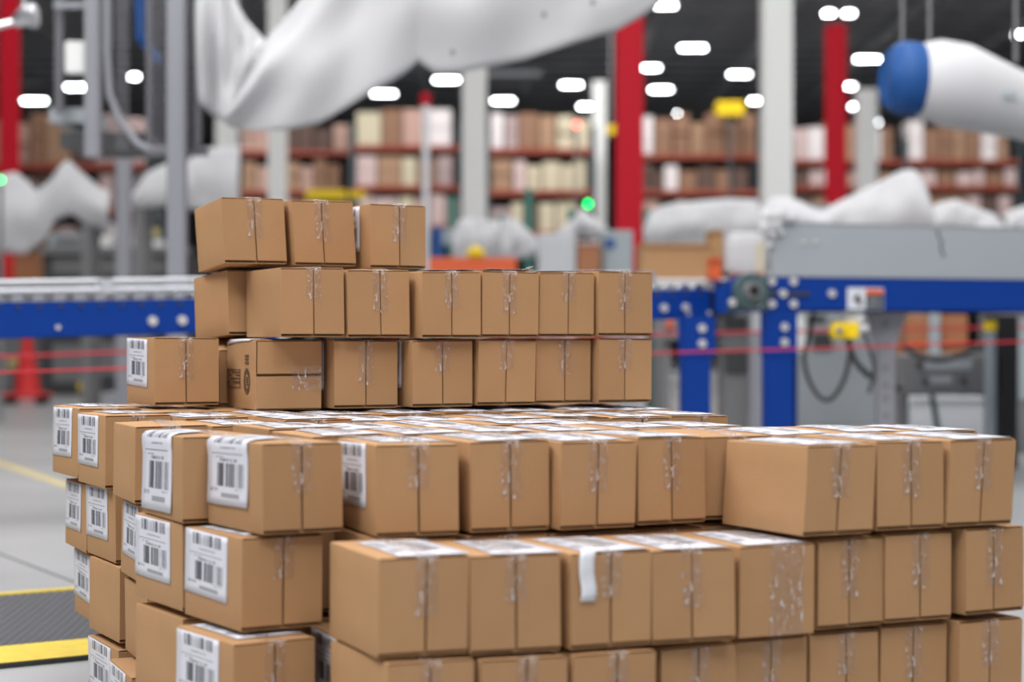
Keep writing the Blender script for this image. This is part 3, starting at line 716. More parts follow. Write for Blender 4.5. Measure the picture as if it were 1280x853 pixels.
# ------------------------------------------------------------------ left roller conveyor (climbs slightly to the right)
def local_frame(A, B):
    d = B - A; return math.atan2(d.y, d.x), d.xy.length
A = Vector((-1.973, 7.40, .886)); Bp = Vector((.955, 9.27, .984))
A = A - (Bp - A) * .40
yaw, L = local_frame(A, Bp); slope = (Bp.z - A.z) / L
conv = thing('roller_conveyor', 'long blue sided roller conveyor with bright steel rollers behind the boxes', 'conveyor', (A.x, A.y, 0), yaw)
RH = .142
def sloped(mb): 
    mb.v = [(x, y, z + A.z + slope * x) for x, y, z in mb.v]; return mb
side = MB().box(0, L, 0, .006, -RH, 0).box(0, L, 0, .04, -RH, -RH + .006).box(0, L, 0, .03, -.004, 0)
sloped(side).build('side_rail', M['blue'], conv)
sloped(MB().box(0, L, .56, .566, -RH, 0).box(0, L, .53, .56, -.004, 0)).build('side_rail', M['blue'], conv)
rp = .0835; nr = int(L / rp)
rol = MB().cyl((0, .008, 0), (0, .556, 0), .026, 12).mesh('roller', M['steel'], True)
axl = MB().cyl((0, -.010, 0), (0, .0, 0), .008, 8).mesh('axle_end', M['grey_dark'], True)
for k in range(nr):
    x = rp * (k + .5)
    if x < .9: continue
    o = link('roller', rol, conv, (x, 0, A.z + slope * x + .004))
    o = link('axle_end', axl, conv, (x, 0, A.z + slope * x - .020))
big = MB().cyl((0, -.014, 0), (0, 0, 0), .019, 14).mesh('bolt', M['bolt'], True)
sml = MB().cyl((0, -.010, 0), (0, 0, 0), .010, 10).mesh('bolt', M['bolt'], True)
def rail_point(px):                      # where a sight line at this picture column meets the rail's face, along the rail
    t = (px - CX) / F; c, s = math.cos(yaw), math.sin(yaw)
    return (A.y * t - A.x) / (c - t * s)
for px, dz, me in ((190, -.087, big), (227, -.087, big), (72, -.103, sml), (829, -.086, big), (856, -.086, big), (860, -.116, sml), (886, -.116, sml)):
    x = rail_point(px); link('bolt', me, conv, (x, 0, A.z + slope * x + dz))
for off, hgt in ((.60, .050), (.66, .088)):
    mb = MB().tube([(0, off, hgt), (L * .5, off, hgt), (L, off, hgt)], .014, 10); sloped(mb).build('guide_rail', M['galv'], conv, smooth=True)
gme = MB().box(-.02, .02, .566, .66, -.05, .10).mesh('rail_bracket', M['galv'])
for k in range(9):
    x = .3 + k * .58; link('rail_bracket', gme, conv, (x, 0, A.z + slope * x))
for k in (0.05, .52):
    x = L * k
    for y in (.0, .53): MB().box(x - .04, x + .04, y, y + .06, 0, A.z + slope * x - RH).build('leg', M['blue'], conv)

# ------------------------------------------------------------------ right belt conveyor with its grey guard
P0 = Vector((1.246, 9.20, 0)); P1 = Vector((2.576, 9.66, 0)); d = (P1 - P0)
yaw2, l2 = local_frame(P0, P1); LB = l2 * 1.7
O = P0 - Vector((math.cos(yaw2), math.sin(yaw2), 0)) * .012
bc = thing('belt_conveyor', 'blue belt conveyor with tall grey side guard and drive bearing at right', 'conveyor', (O.x, O.y, 0), yaw2)
ZT, ZB = 1.042, .881
MB().box(0, LB, 0, .008, ZB, ZT).box(0, LB, 0, .05, ZB, ZB + .008).box(0, LB, 0, .05, ZT - .008, ZT).build('side_rail', M['blue'], bc)
MB().box(0, LB, .62, .628, ZB, ZT).build('side_rail', M['blue'], bc)
MB().box(.0, LB, .03, .60, ZT - .03, ZT - .012).build('belt', M['black'], bc)
gd = MB().box(0.01, LB, .004, .012, ZT + .001, 1.302).box(0.01, LB, .004, .05, 1.294, 1.304).build('side_guard', M['grey_guard'], bc)
MB().box(0.5, LB, .60, .608, ZT + .001, 1.30).build('side_guard', M['grey_guard'], bc)
def rx(px):
    t = (px - CX) / F; c, s = math.cos(yaw2), math.sin(yaw2); return (O.y * t - O.x) / (c - t * s)
def rz(px, py): 
    x = rx(px); return HC + (CY - py) / F * (O.y + x * math.sin(yaw2))
for px, py in ((1005, 303), (1019, 302)): link('bolt', sml, gd, (rx(px), .004, rz(px, py)))
sc = MB()
pl = [(1172, 287), (1174, 296), (1178, 303), (1176, 310), (1181, 322)]
for a_, b_ in zip(pl, pl[1:]):
    x0, z0, x1, z1 = rx(a_[0]), rz(*a_), rx(b_[0]), rz(*b_)
    sc.add([(x0 - .006, .0035, z0), (x0 + .006, .0035, z0), (x1 + .006, .0035, z1), (x1 - .006, .0035, z1)], [(0, 1, 2, 3)])
sc.build('scratch', M['grey_dark'], gd)
for px, py in ((964, 352), (964, 380), (991, 352), (991, 380), (1039, 367), (978, 367)): link('bolt', big, bc, (rx(px), 0, rz(px, py)))
MB().box(rx(980), rx(1011), -.012, 0, rz(990, 369.5), rz(990, 365)).build('tension_slot', M['grey_dark'], bc)
MB().box(rx(958), rx(970), -.012, 0, rz(964, 370), rz(964, 363)).build('tension_slot', M['grey_dark'], bc)
# crumpled film wrapped round the guard's end
cr = MB()
for px, py, a_, c_ in ((962, 272, .055, .034), (975, 270, .05, .03), (986, 273, .045, .022), (956, 284, .036, .036), (968, 281, .04, .03), (964, 294, .022, .02), (975, 291, .018, .014), (962, 306, .014, .014)):
    cr.ellipsoid((rx(px), -.012, rz(px, py)), (a_, .016, c_), 14, 8)
cr.v = [(x + .006 * noise.noise(Vector((x * 30, y * 30, z * 30))), y, z + .008 * noise.noise(Vector((z * 40, x * 40, 3)))) for x, y, z in cr.v]
cr = cr.build('crumpled_film', M['film'], None, smooth=True); cr.location = (O.x, O.y, 0); cr.rotation_euler.z = yaw2
tag(cr, 'crumpled white film bunched over the left end of the grey conveyor guard', 'plastic film')
# drive end plate, bearing
x0, x1 = rx(897), 0.0
MB().prism([(x0, rz(905, 392)), (x1, ZB - .003), (x1, ZT), (x0 + .10, rz(910, 343)), (x0, rz(897, 362))], -.003, .006).build('end_plate', M['blue'], bc)
bx, bz = rx(934), rz(934, 364)
bh = MB().cyl((bx, -.05, bz), (bx, -.003, bz), .085, 24).prism([(rx(907), rz(907, 388)), (rx(958), rz(958, 388)), (rx(957), rz(957, 345)), (rx(935), rz(935, 343))], -.022, -.003).build('bearing_housing', M['bearing'], bc, smooth=True)
MB().cyl((bx - .005, -.085, bz), (bx - .005, -.05, bz), .042, 20).build('shaft_collar', M['grey_mid'], bh, smooth=True)
MB().cyl((bx - .005, -.092, bz), (bx - .005, -.084, bz), .026, 16).build('shaft_bore', M['black'], bh, smooth=True)
for px, py in ((946, 350), (912, 378), (945, 380)): link('bolt', big, bh, (rx(px), -.022, rz(px, py)))
for px, w0 in ((977, .165), (874, .165)):
    x = rx(px); zt = ZB + .002 if px > 900 else ZB - .03
    lg = MB().box(x - w0 / 2, x + w0 / 2, -.004, .06, rz(px, 445), zt).box(x - w0 / 2 + .004, x + w0 / 2 - .022, .002, .055, 0, rz(px, 445)).build('leg', M['blue'], bc)
    for py in (409, 428): link('bolt', big, lg, (x + .01, -.004, rz(px, py) - (0 if px > 900 else .006)))
MB().box(LB - .3, LB - .15, .0, .055, 0, ZB).build('leg', M['blue'], bc)
for x in (.36, LB - .25): MB().box(x - .08, x + .08, .56, .62, 0, ZB).build('leg', M['blue'], bc)
# warning sign on the rail
sx0, sxm, sx1, z0, z1 = rx(1059), rx(1081.5), rx(1104), rz(1080, 387), rz(1080, 360)
sg = MB().box(sx0, sx1, -.004, 0, z0, z1).build('warning_sign', M['paper'], bc); sg['label'] = 'white and black warning sign with orange band'
hh = z1 - z0; ww = sxm - sx0
fg = MB().prism([(sx0 + ww * .28, z0 + hh * .50), (sx0 + ww * .62, z0 + hh * .22), (sx0 + ww * .66, z0 + hh * .78)], -.006, -.004)
fg.box(sx0 + ww * .60, sx0 + ww * .76, -.006, -.004, z0 + hh * .18, z0 + hh * .48).build('pictogram', M['print_black'], sg)
MB().box(sxm, sx1 - .004, -.006, -.004, z0 + .004, z0 + hh * .68).build('black_panel', M['print_black'], sg)
MB().box(sxm, sx1 - .004, -.006, -.004, z0 + hh * .70, z1 - .006).build('orange_band', M['print_red'], sg)
tl = MB()
for k in range(4): tl.box(sxm + .010, sx1 - .016 - .01 * (k % 2), -.0075, -.006, z0 + hh * (.14 + .13 * k), z0 + hh * (.19 + .13 * k))
tl.build('text_lines', M['grey_guard'], sg)

# ------------------------------------------------------------------ red barrier cords
def cord(name, pts, r, label):
    return tag(MB().tube(pts, r, 8).build(name, M['rope'], None, smooth=True), label, 'rope')
cord('barrier_cord', [at(-60, 468, 6.9), at(320, 455, 7.35), at(640, 446.5, 7.9), at(980, 437, 8.6), at(1340, 425, 9.0)], .0042, 'bright red cord stretched low in front of the blue conveyor legs')
cord('barrier_cord', [at(-60, 448, 10.0), at(400, 432, 10.5), at(815, 418, 11.0), at(1100, 412, 11.4), at(1340, 408, 11.8)], .007, 'faint dark red cord running behind the blue conveyor legs')

# ------------------------------------------------------------------ traffic cone, mat
def pt(px, py, d): p = at(px, py, d); return (p.x, p.y)
cx, cy = pt(34, 497, 23.8)
cone = thing('traffic_cone', 'red traffic cone standing on the floor under the left conveyor', 'cone', (cx, cy, 0))
MB().tube([(0, 0, .03), (0, 0, .10), (0, 0, .90)], [.185, .165, .03], 24).build('cone_body', M['cone'], cone, smooth=True)
MB().box(-.22, .22, -.22, .22, 0, .035).build('base_plate', M['cone'], cone, bevel=.01)
cx, cy = pt(24, 505, 21.6)
t = thing('floor_trolley', 'low dark trolley with a red rim beside the traffic cone', 'trolley', (cx, cy, 0))
MB().box(-.34, .34, -.2, .2, .10, .125).build('reflection_platform', M['cone'], t)  # red plate puts the cone's reflection in the floor into colour
for sx in (-.1, .26):
    for sy in (-.15, .15): MB().cyl((sx, sy - .015, .05), (sx, sy + .015, .05), .05, 12).build('wheel', M['black'], t, smooth=True)
MB().cyl((-.1, .17, .12), (-.1, .17, .42), .02, 8).build('push_handle', M['grey_dark'], t)

mu = Vector((.72, .62, 0)).normalized(); mn = Vector((-mu.y, mu.x, 0))
m0 = Vector((*gp(0, 837), 0)); m1 = Vector((*gp(110, 826), 0)); mu = (m1 - m0).normalized(); mn = Vector((-mu.y, mu.x, 0))
bk = Vector((*gp(0, 747), 0)); dep = (bk - m0).dot(mn)
matt = thing('floor_mat', 'black ribbed anti fatigue mat with yellow borders on the floor at left', 'mat', m0, math.atan2(mu.y, mu.x))
XL, XR = -1.1, .86
MB().box(XL, XR, 0, dep, .0005, .010).build('mat_sheet', M['rubber'], matt)
bf = (Vector((*gp(0, 815), 0)) - m0).dot(mn); bb = .045
MB().prism([(XL, .002), (XR, .002), (XR, .013), (XL, .013)], .005, bf).build('border', M['mat_yellow'], matt)
MB().add([(XL, .0, .0006), (XR, .0, .0006), (XR, .005, .012), (XL, .005, .012), (XR, .005, .0006), (XL, .005, .0006)], [(0, 1, 2, 3), (1, 4, 2), (0, 3, 5), (3, 2, 4, 5), (0, 5, 4, 1)]).build('border_lip', M['rubber'], matt)
MB().box(XL, XR, dep - bb, dep, .010, .014).build('border', M['mat_yellow'], matt)
st = MB(); k = 0
yy = bf + .012
while yy < dep - bb - .02:
    xx = XL + .01 + (.013 if k % 2 else 0)
    while xx < XR - .02:
        st.add([(xx, yy, .010), (xx + .014, yy, .010), (xx + .014, yy + .011, .010), (xx, yy + .011, .010), (xx + .003, yy + .003, .0145), (xx + .011, yy + .003, .0145), (xx + .011, yy + .008, .0145), (xx + .003, yy + .008, .0145)],
               [(4, 5, 6, 7), (0, 1, 5, 4), (1, 2, 6, 5), (2, 3, 7, 6), (3, 0, 4, 7)])
        xx += .026
    yy += .022; k += 1
st = st.build('raised_studs', M['rubber_stud'], matt); st['kind'] = 'stuff'

# ------------------------------------------------------------------ columns and posts
def column(name, px0, px1, d, top, m, label, cat='column', flange=True, bottom=0.0, group=None):
    p = at((px0 + px1) / 2, CY, d); w_ = (px1 - px0) / F * d
    o = thing(name, label, cat, (p.x, p.y, bottom), group=group); h_ = top - bottom
    if flange:                                        # an H section: two flanges and a web
        MB().box(-w_ / 2, w_ / 2, -w_ / 2, -w_ / 2 + .03, .02, h_).build('front_flange', m, o)
        MB().box(-w_ / 2, w_ / 2, w_ / 2 - .03, w_ / 2, .02, h_).build('rear_flange', m, o)
        MB().box(-.015, .015, -w_ / 2 + .03, w_ / 2 - .03, .02, h_).build('web', m, o)
    else:
        MB().box(-w_ / 2, w_ / 2, -w_ / 2, w_ / 2, .02, h_).build('shaft', m, o, bevel=w_ * .08)
    MB().box(-w_ * .8, w_ * .8, -w_ * .8, w_ * .8, 0, .022).build('foot_plate', m, o)
    return o
RF = 10.0
column('building_column', 578, 608, 27, RF, M['white_col'], 'white column at centre, between two stretches of pallet rack', flange=False)
column('building_column', 951, 989, 20.5, RF, M['white_col'], 'wide white column behind the grey conveyor guard, nearest of the white columns', flange=False)
column('building_column', 336, 358, 37, RF, M['white_col'], 'thin white column above the topmost boxes under the hanging sheet', flange=False)
column('building_column', 271, 297, 31, RF, M['white_col'], 'white column just left of the topmost boxes, below the sheet\'s left flap', flange=False)
column('building_column', 1070, 1095, 35, at(0, 112, 35).z, M['white_col'], 'short topped white column beside the thin red column at right', flange=False)
column('building_column', 740, 757, 44, at(0, 102, 44).z, M['white_col'], 'pale narrow column left of the big red column', flange=False)
column('red_column', 770, 803, 24, RF, M['red'], 'big bright red column at centre right reaching up to the roof')
column('red_column', 1033, 1056, 35, at(0, 32, 35).z, M['red'], 'thinner red column at right below a twin lamp')
column('red_column', 2, 22, 36, RF, M['red'], 'red column at the far left edge behind the machine frame')
column('steel_post', 528, 537, 26, at(0, 132, 26).z, M['galv'], 'thin grey post left of the white centre column', 'post', flange=False)
column('steel_post', 146, 164, 17.5, at(0, 183, 17.5).z, M['alu'], 'pale lilac grey post among the white covers at left', 'post', flange=False)
for k, (px, py, d, pos) in enumerate(((566, 246, 20.8, 'left of the white centre column\'s foot'), (627, 268, 20.5, 'right of the white centre column\'s foot'), (661, 236, 21, 'behind the pale enclosure'), (714, 262, 20, 'right above the pale enclosure, under the green lamp'), (808, 262, 20, 'just right of the big red column'), (863, 272, 20, 'before the long white cover'))):
    column('green_post', px - 5, px + 5, d, at(0, py, d).z, M['green'], 'green steel post, ' + pos, 'post', flange=False)
# lamps on the stack lights
def ball_lamp(name, px, py, d, r, m, label):
    p = at(px, py, d); o = thing(name, label, 'signal light', (p.x, p.y, 0))
    MB().cyl((0, 0, 0), (0, 0, p.z - r), .02, 8).build('pole', M['grey_mid'], o)
    MB().cyl((0, 0, p.z - r), (0, 0, p.z + r), r, 14).build('lens', m, o, smooth=True)
ball_lamp('signal_light', 735, 255, 26, .036, M['green_lamp'], 'green lit signal lamp left of the big red column')
ball_lamp('signal_light', 721, 156, 41, .05, M['red_lamp'], 'red lit signal lamp in front of the upper rack')
ball_lamp('signal_light', 1, 225, 17.0, .020, M['green_lamp'], 'green lit signal lamp at the far left edge')

# ------------------------------------------------------------------ machine guard frame at upper left
g0 = at(220, CY, 10.0)
gf = thing('machine_guard', 'tall aluminium machine guard frame with wire mesh panels at upper left', 'machine guard', (g0.x, g0.y, 0))
def G(px, py, dd=0.0): return at(px, py, 10.0 + dd) - Vector((g0.x, g0.y, 0))
def post(px0, px1, py0, py1, dd, name='post', m='alu'):
    a_, b_ = G(px0, py1, dd), G(px1, py0, dd); dp = abs(b_.x - a_.x)
    MB().box(a_.x, b_.x, a_.y, a_.y + dp, a_.z, b_.z).build(name, M[m], gf, bevel=.006)
a_ = G(208, 0); b_ = G(231, -160)
MB().box(a_.x, b_.x, 0, .095, 0, b_.z).build('post', M['alu'], gf, bevel=.008)
post(105, 124, -160, 196, .6); post(68, 78, -160, 140, .9, m='alu_dark'); post(242, 251, -160, 190, .1, m='alu_dark')
post(182, 189, -160, 188, .45, m='alu_dark')
post(131, 140, -160, 60, .5, m='alu_dark')
a_, b_ = G(176, 192), G(256, 184)
MB().box(a_.x, b_.x, .1, .14, a_.z, b_.z).build('cross_rail', M['alu_dark'], gf)
MB().box(G(67, 0, .8).x, G(112, 0, .8).x, .8, .84, G(0, 10, .8).z, G(0, 2, .8).z).build('cross_rail', M['alu'], gf)
MB().box(G(72, 0, 1.2).x, G(120, 0, 1.2).x, 1.0, 1.5, G(0, 158, 1.2).z, G(0, 140, 1.2).z).build('motor_tray', M['grey_guard'], gf)
MB().box(G(85, 0, 1.2).x, G(190, 0, 1.2).x, 1.0, 1.7, G(0, 188, 1.2).z, G(0, 170, 1.2).z).build('lower_tray', M['grey_dark'], gf)
MB().box(G(82, 0, .7).x, G(109, 0, .7).x, .68, .76, G(0, 92, .7).z, G(0, 52, .7).z).build('switch_box', M['white_col'], gf, bevel=.01)
MB().tube([G(133, -160, .4), G(134, 60, .4), G(137, 118, .4), G(150, 152, .4), G(172, 180, .4), G(188, 188, .4), G(215, 188, .4)], .021, 10).build('cable_conduit', M['alu'], gf, smooth=True)
MB().prism([(G(163, 0, .9).x, G(0, -160, .9).z), (G(172, 0, .9).x, G(0, 52, .9).z), (G(179, 0, .9).x, G(0, 52, .9).z), (G(184, 0, .9).x, G(0, -160, .9).z)], .86, .94).build('lift_arm', M['dark_blue'], gf)
MB().prism([(G(170, 0, .9).x, G(0, 50, .9).z), (G(198, 0, .9).x, G(0, 80, .9).z), (G(201, 0, .9).x, G(0, 74, .9).z), (G(180, 0, .9).x, G(0, 40, .9).z)], .88, .93).build('lift_arm', M['dark_blue'], gf)
wm = MB()
for (q0, q1, y0, y1, dd) in ((146, 160, -100, 186, .42), (190, 208, -100, 186, .25), (231, 242, -100, 186, .12)):
    a_, b_ = G(q0, y1, dd), G(q1, y0, dd); nx = max(3, int((b_.x - a_.x) / .022)); nz = int((b_.z - a_.z) / .022)
    for i in range(nx + 1):
        x = a_.x + (b_.x - a_.x) * i / nx; wm.box(x - .0014, x + .0014, dd, dd + .003, a_.z, b_.z)
    for i in range(nz + 1):
        z = a_.z + (b_.z - a_.z) * i / nz; wm.box(a_.x, b_.x, dd, dd + .003, z - .0014, z + .0014)
wm = wm.build('wire_mesh', M['alu'], gf); wm['kind'] = 'stuff'
# blurred clamp lamp at the top left corner
p = at(30, 18, 9.6); sl = thing('clamp_light', 'shiny clamp on work light at the top left corner', 'lamp', (p.x, p.y, p.z - .06))
MB().tube([(-.05, 0, .02), (.0, 0, .05), (.06, 0, .05)], [.03, .05, .065], 16).build('reflector', M['steel'], sl, smooth=True)
MB().tube([(-.14, 0, .0), (-.05, 0, .02)], .018, 10).build('arm', M['steel'], sl, smooth=True)
MB().cyl((.058, 0, .05), (.07, 0, .05), .05, 16).build('lens', M['lamp_body'], sl, smooth=True)
MB().tube([(.0, 0, .08), (.02, .02, .5), (.02, .02, 1.2)], .01, 8).build('hanger', M['galv'], sl)

# ------------------------------------------------------------------ hanging white plastic sheet
def interp(pts, x):
    if x <= pts[0][0]: return pts[0][1]
    for (x0, y0), (x1, y1) in zip(pts, pts[1:]):
        if x <= x1: return y0 + (y1 - y0) * (x - x0) / (x1 - x0)
    return pts[-1][1]
def drape(name, top, bot, px0, px1, d, depth, m, label, cat, nx=60, nz=14, fold=.03, seed=1, sag=0.0, foot=None):
    """A cloth hanging from its upper edge, with folds; it curls back by depth towards the top and the bottom."""
    r = random.Random(seed); ph = [r.uniform(0, 6) for _ in range(4)]
    vs_, fs = [], []
    for i in range(nx + 1):
        px = px0 + (px1 - px0) * i / nx; yt, yb = interp(top, px), interp(bot, px)
        for j in range(nz + 1):
            v = j / nz; u = i / nx
            dd = d - depth * math.sin(math.pi * min(1, v * 1.0)) * .5
            dd += fold * (math.sin(u * 17 + ph[0] + v * 3) * .5 + math.sin(u * 31 + ph[1] - v * 4) * .25 + math.sin(u * 9 - v * 7 + ph[2]) * .5)
            dd += fold * 1.3 * noise.noise(Vector((u * 7, v * 3, seed)))
            p = at(px, yb + (yt - yb) * v, d); vs_.append((p.x, dd, p.z))
    for i in range(nx):
        for j in range(nz):
            a_ = i * (nz + 1) + j; fs.append((a_, a_ + nz + 1, a_ + nz + 2, a_ + 1))
    c = Vector((sum(v[0] for v in vs_) / len(vs_), d, min(v[2] for v in vs_)))
    me = bpy.data.meshes.new(name); me.from_pydata([(v[0] - c.x, v[1] - c.y, v[2] - c.z) for v in vs_], [], fs); me.materials.append(m)
    me.polygons.foreach_set('use_smooth', [True] * len(me.polygons))
    o = bpy.data.objects.new(name, me); C.objects.link(o); o.location = c
    s = o.modifiers.new('thickness', 'SOLIDIFY'); s.thickness = .012; s.offset = 0
    return tag(o, label, cat)
SB = [(248, 122), (256, 134), (268, 147), (290, 158), (320, 164), (360, 163), (400, 154), (428, 138), (455, 122), (490, 102), (512, 86), (523, 75), (531, 82), (545, 92), (575, 92), (610, 84), (650, 74), (690, 62), (735, 49), (772, 38), (800, 22), (830, 2), (870, -40)]
ST = [(282, 150), (300, 118), (318, 82), (332, 50), (352, 28), (374, 0), (420, -60), (470, -150), (870, -150)]
sheet_o = drape('plastic_sheet', ST, SB, 282, 850, 9.4, .14, M['film'], 'large white plastic sheet hanging in folds across the top', 'plastic sheet', 130, 22, .038, 4)
FT = [(246, -150), (262, -90), (284, -20), (308, 26), (336, 56)]
FB = [(246, 122), (256, 134), (268, 147), (290, 156), (312, 120), (336, 66)]
fl = drape('folded_flap', FT, FB, 247, 334, 9.58, .10, M['film'], 'x', 'x', 40, 16, .035, 9)
del fl['label'], fl['category']; fl.location -= sheet_o.location; fl.parent = sheet_o
c0 = sheet_o.location
for px, py in ((741, 4), (680, 19), (566, 66)):
    p = at(px, py, 9.13) - c0; MB().cyl((p.x, p.y - .03, p.z), (p.x, p.y + .0, p.z), .012, 12).build('grommet', M['grey_mid'], sheet_o, smooth=True)

# ------------------------------------------------------------------ white covers over machines in the middle distance
COV = [
 ('left tent cover with two sharp peaks beside the left edge', [(-60, 245), (-20, 228), (2, 219), (20, 215), (33, 226), (46, 240), (62, 226), (76, 206), (86, 200), (98, 212), (112, 224), (126, 236), (138, 240)], [(-60, 310), (30, 318), (55, 300), (70, 275), (90, 268), (110, 280), (138, 290)], -60, 138, 20, .8),
 ('white cover behind the aluminium post, left of the topmost boxes', [(163, 246), (185, 216), (205, 206), (235, 200), (255, 186), (300, 182)], [(163, 262), (205, 258), (240, 262), (300, 270)], 163, 300, 19, .8),
 ('white cover sloping up behind the left part of the grey guard', [(948, 262), (965, 247), (985, 246), (1010, 256), (1030, 262), (1060, 247), (1098, 228), (1125, 214), (1142, 212), (1156, 226), (1163, 256)], [(948, 300), (1163, 300)], 948, 1163, 14, .7),
 ('low rounded white cover behind the middle of the grey guard', [(1128, 280), (1150, 264), (1178, 253), (1195, 250), (1215, 258), (1240, 268), (1255, 280)], [(1128, 300), (1255, 300)], 1128, 1255, 15.3, .6),
 ('white cover at the right edge behind the grey guard', [(1240, 282), (1262, 264), (1290, 255), (1330, 256)], [(1240, 300), (1330, 300)], 1240, 1330, 16.2, .6),
 ('long low white cover between the red column and the wide white column', [(804, 286), (812, 266), (830, 256), (870, 252), (910, 249), (948, 250)], [(804, 308), (948, 312)], 804, 948, 19, .8),
 ('white bag shaped cover at the foot of the white centre column', [(566, 286), (574, 274), (600, 272), (624, 276), (628, 290)], [(566, 326), (628, 326)], 566, 628, 19.5, .5),
 ('white cover sloping down to the right of the white centre column', [(628, 272), (645, 274), (662, 290), (676, 304), (684, 312)], [(628, 328), (660, 322), (684, 320)], 628, 684, 19.2, .4),
 ('small white cover before the pale narrow column', [(692, 296), (710, 278), (728, 262), (742, 272), (764, 292)], [(692, 300), (730, 296), (764, 300)], 692, 764, 19.4, .4),
]
for k, (lab, tp, bt, q0, q1, d_, dp) in enumerate(COV):
    cv = drape('cover', tp, bt, q0, q1, d_, dp * .3, M['cover'], lab, 'cover', 48, 10, .022, 20 + k)
    xs = [at(q0 + (q1 - q0) * f, 300, d_ + .25).x for f in (.12, .88)]
    zt = min(at(0, interp(tp, q0 + (q1 - q0) * f), d_).z for f in (.15, .3, .5, .7, .85)) - .03
    xm = (xs[0] + xs[1]) / 2
    fr = thing('covered_machine', lab.replace(' cover', ' covered machine', 1) if ' cover' in lab else lab, 'machine', (xm, d_, 0), group='white covered machines')
    del cv['label'], cv['category']; cv.parent = fr; cv.location -= Vector((xm, d_, 0))
    for x in xs:
        for y in (.0, .4): MB().box(x - xm - .05, x - xm + .05, y, y + .08, 0, zt).build('leg', M['grey_mid'], fr)
    MB().box(xs[0] - xm, xs[1] - xm, 0, .48, zt, zt + .04).build('top_frame', M['grey_mid'], fr)

# ------------------------------------------------------------------ blue and white wrapped roll at upper right
pc = at(1140, 98, 10.2)
rl = thing('wrapped_roll', 'white fabric wrapped roll with a blue end cap hanging at upper right', 'roll', (pc.x, pc.y, pc.z))
k = 10.2 / F
MB().tube([(-30 * k, -.02, 0), (-26 * k, -.02, 0), (-14 * k, 0, 0), (2 * k, .02, 0), (14 * k, .04, 0)], [22 * k, 38 * k, 46 * k, 46 * k, 44 * k], 28).build('end_cap', M['dark_blue'], rl, smooth=True)
MB().tube([(4 * k, .0, 2 * k), (10 * k, .0, 2 * k), (26 * k, .02, -1 * k), (60 * k, .06, -8 * k), (100 * k, .12, -18 * k), (150 * k, .2, -30 * k), (220 * k, .3, -44 * k)], [34 * k, 43 * k, 51 * k, 54 * k, 48 * k, 42 * k, 40 * k], 32).build('fabric_wrap', M['cover'], rl, smooth=True)
MB().box(92 * k, 126 * k, .12 - 49 * k, .12 - 46 * k, -26 * k, -20 * k).build('size_mark', M['control'], rl)
for xx in (-12, 22, 130): MB().box(xx * k - .008, xx * k + .008, .0, .02, 20 * k, 10.62 - pc.z).build('hanging_strap', M['grey_mid'], rl)

# ------------------------------------------------------------------ equipment in the middle distance
def solid(name, px0, px1, py0, py1, d, dep, m, label, cat, bottom=None, bevel=.01):
    """A cabinet-like block: front face between these sight lines at d metres; bottom None stands it on the floor."""
    a_, b_ = at(px0, py1, d), at(px1, py0, d); zb = 0 if bottom is None else bottom
    o = MB().box(-(b_.x - a_.x) / 2, (b_.x - a_.x) / 2, 0, dep, 0, b_.z - zb).build(name, m, None, bevel=bevel)
    o.location = ((a_.x + b_.x) / 2, d, zb)
    return tag(o, label, cat)
def sub(name, o, px0, px1, py0, py1, m, t=.03, bevel=.004):
    d = o.location.y; a_, b_ = at(px0, py1, d), at(px1, py0, d)
    return MB().box(a_.x - o.location.x, b_.x - o.location.x, -t, 0, a_.z - o.location.z, b_.z - o.location.z).build(name, m, o, bevel=bevel)
# workstation beneath and above the left conveyor
ws = solid('workstation', 54, 236, 318, 500, 25.0, 1.2, M['grey_dark'], 'long dark grey workstation behind the left conveyor', 'workstation')
sub('worktop', ws, 52, 240, 309, 318, M['grey_mid'], .15)
sub('front_panel', ws, 66, 206, 322, 342, M['grey_mid'], .02); sub('front_panel', ws, 66, 120, 430, 478, M['grey_mid'], .02); sub('front_panel', ws, 126, 200, 428, 470, M['grey_mid'], .02)
sub('yellow_tag', ws, 98, 112, 478, 488, M['yellow'], .02)
o = solid('label_printer', 60, 112, 292, 309, 25.1, .5, M['control'], 'grey green machine head on the left end of the dark workstation', 'machine', bottom=at(0, 309, 25).z)
sub('indicator_panel', o, 70, 100, 296, 305, M['grey_mid'])
for q0, q1, y0, lab in ((113, 139, 296, 'pale parcel on the middle of the dark workstation'), (150, 168, 298, 'small pale parcel left of the aluminium post on the workstation'), (190, 203, 300, 'narrow pale parcel just left of the aluminium post on the workstation')):
    o = solid('parcel', q0, q1, y0, 309, 25.05, .3, M['white_col'], lab, 'parcel', bottom=at(0, 309, 25).z); o['group'] = 'parcels on the workstation'
o = solid('work_screen', 170, 205, 264, 306, 25.5, .1, M['bearing'], 'dark screen on the workstation beneath the white cover at left', 'screen', bottom=at(0, 309, 25).z)
sub('glass', o, 172, 203, 267, 284, M['grey_dark']); sub('sticker', o, 188, 200, 286, 296, M['yellow_line'])
o = solid('storage_bin', 128, 162, 492, 505, 22.6, .5, M['pale_cabinet'], 'pale low bin on the floor left of the labelled upper carton', 'bin'); sub('rim', o, 127, 163, 491, 494, M['galv'])
o = solid('red_crate', 6, 24, 288, 322, 28.2, .4, M['cone'], 'dull red crate above the left conveyor at the left edge', 'crate'); sub('rim', o, 5, 25, 288, 292, M['red'])
o = solid('tan_crate', 18, 46, 318, 345, 27.3, .4, M['copper'], 'tan crate stack above the left conveyor near the left edge', 'crate'); sub('rim', o, 17, 47, 318, 322, M['copper'])
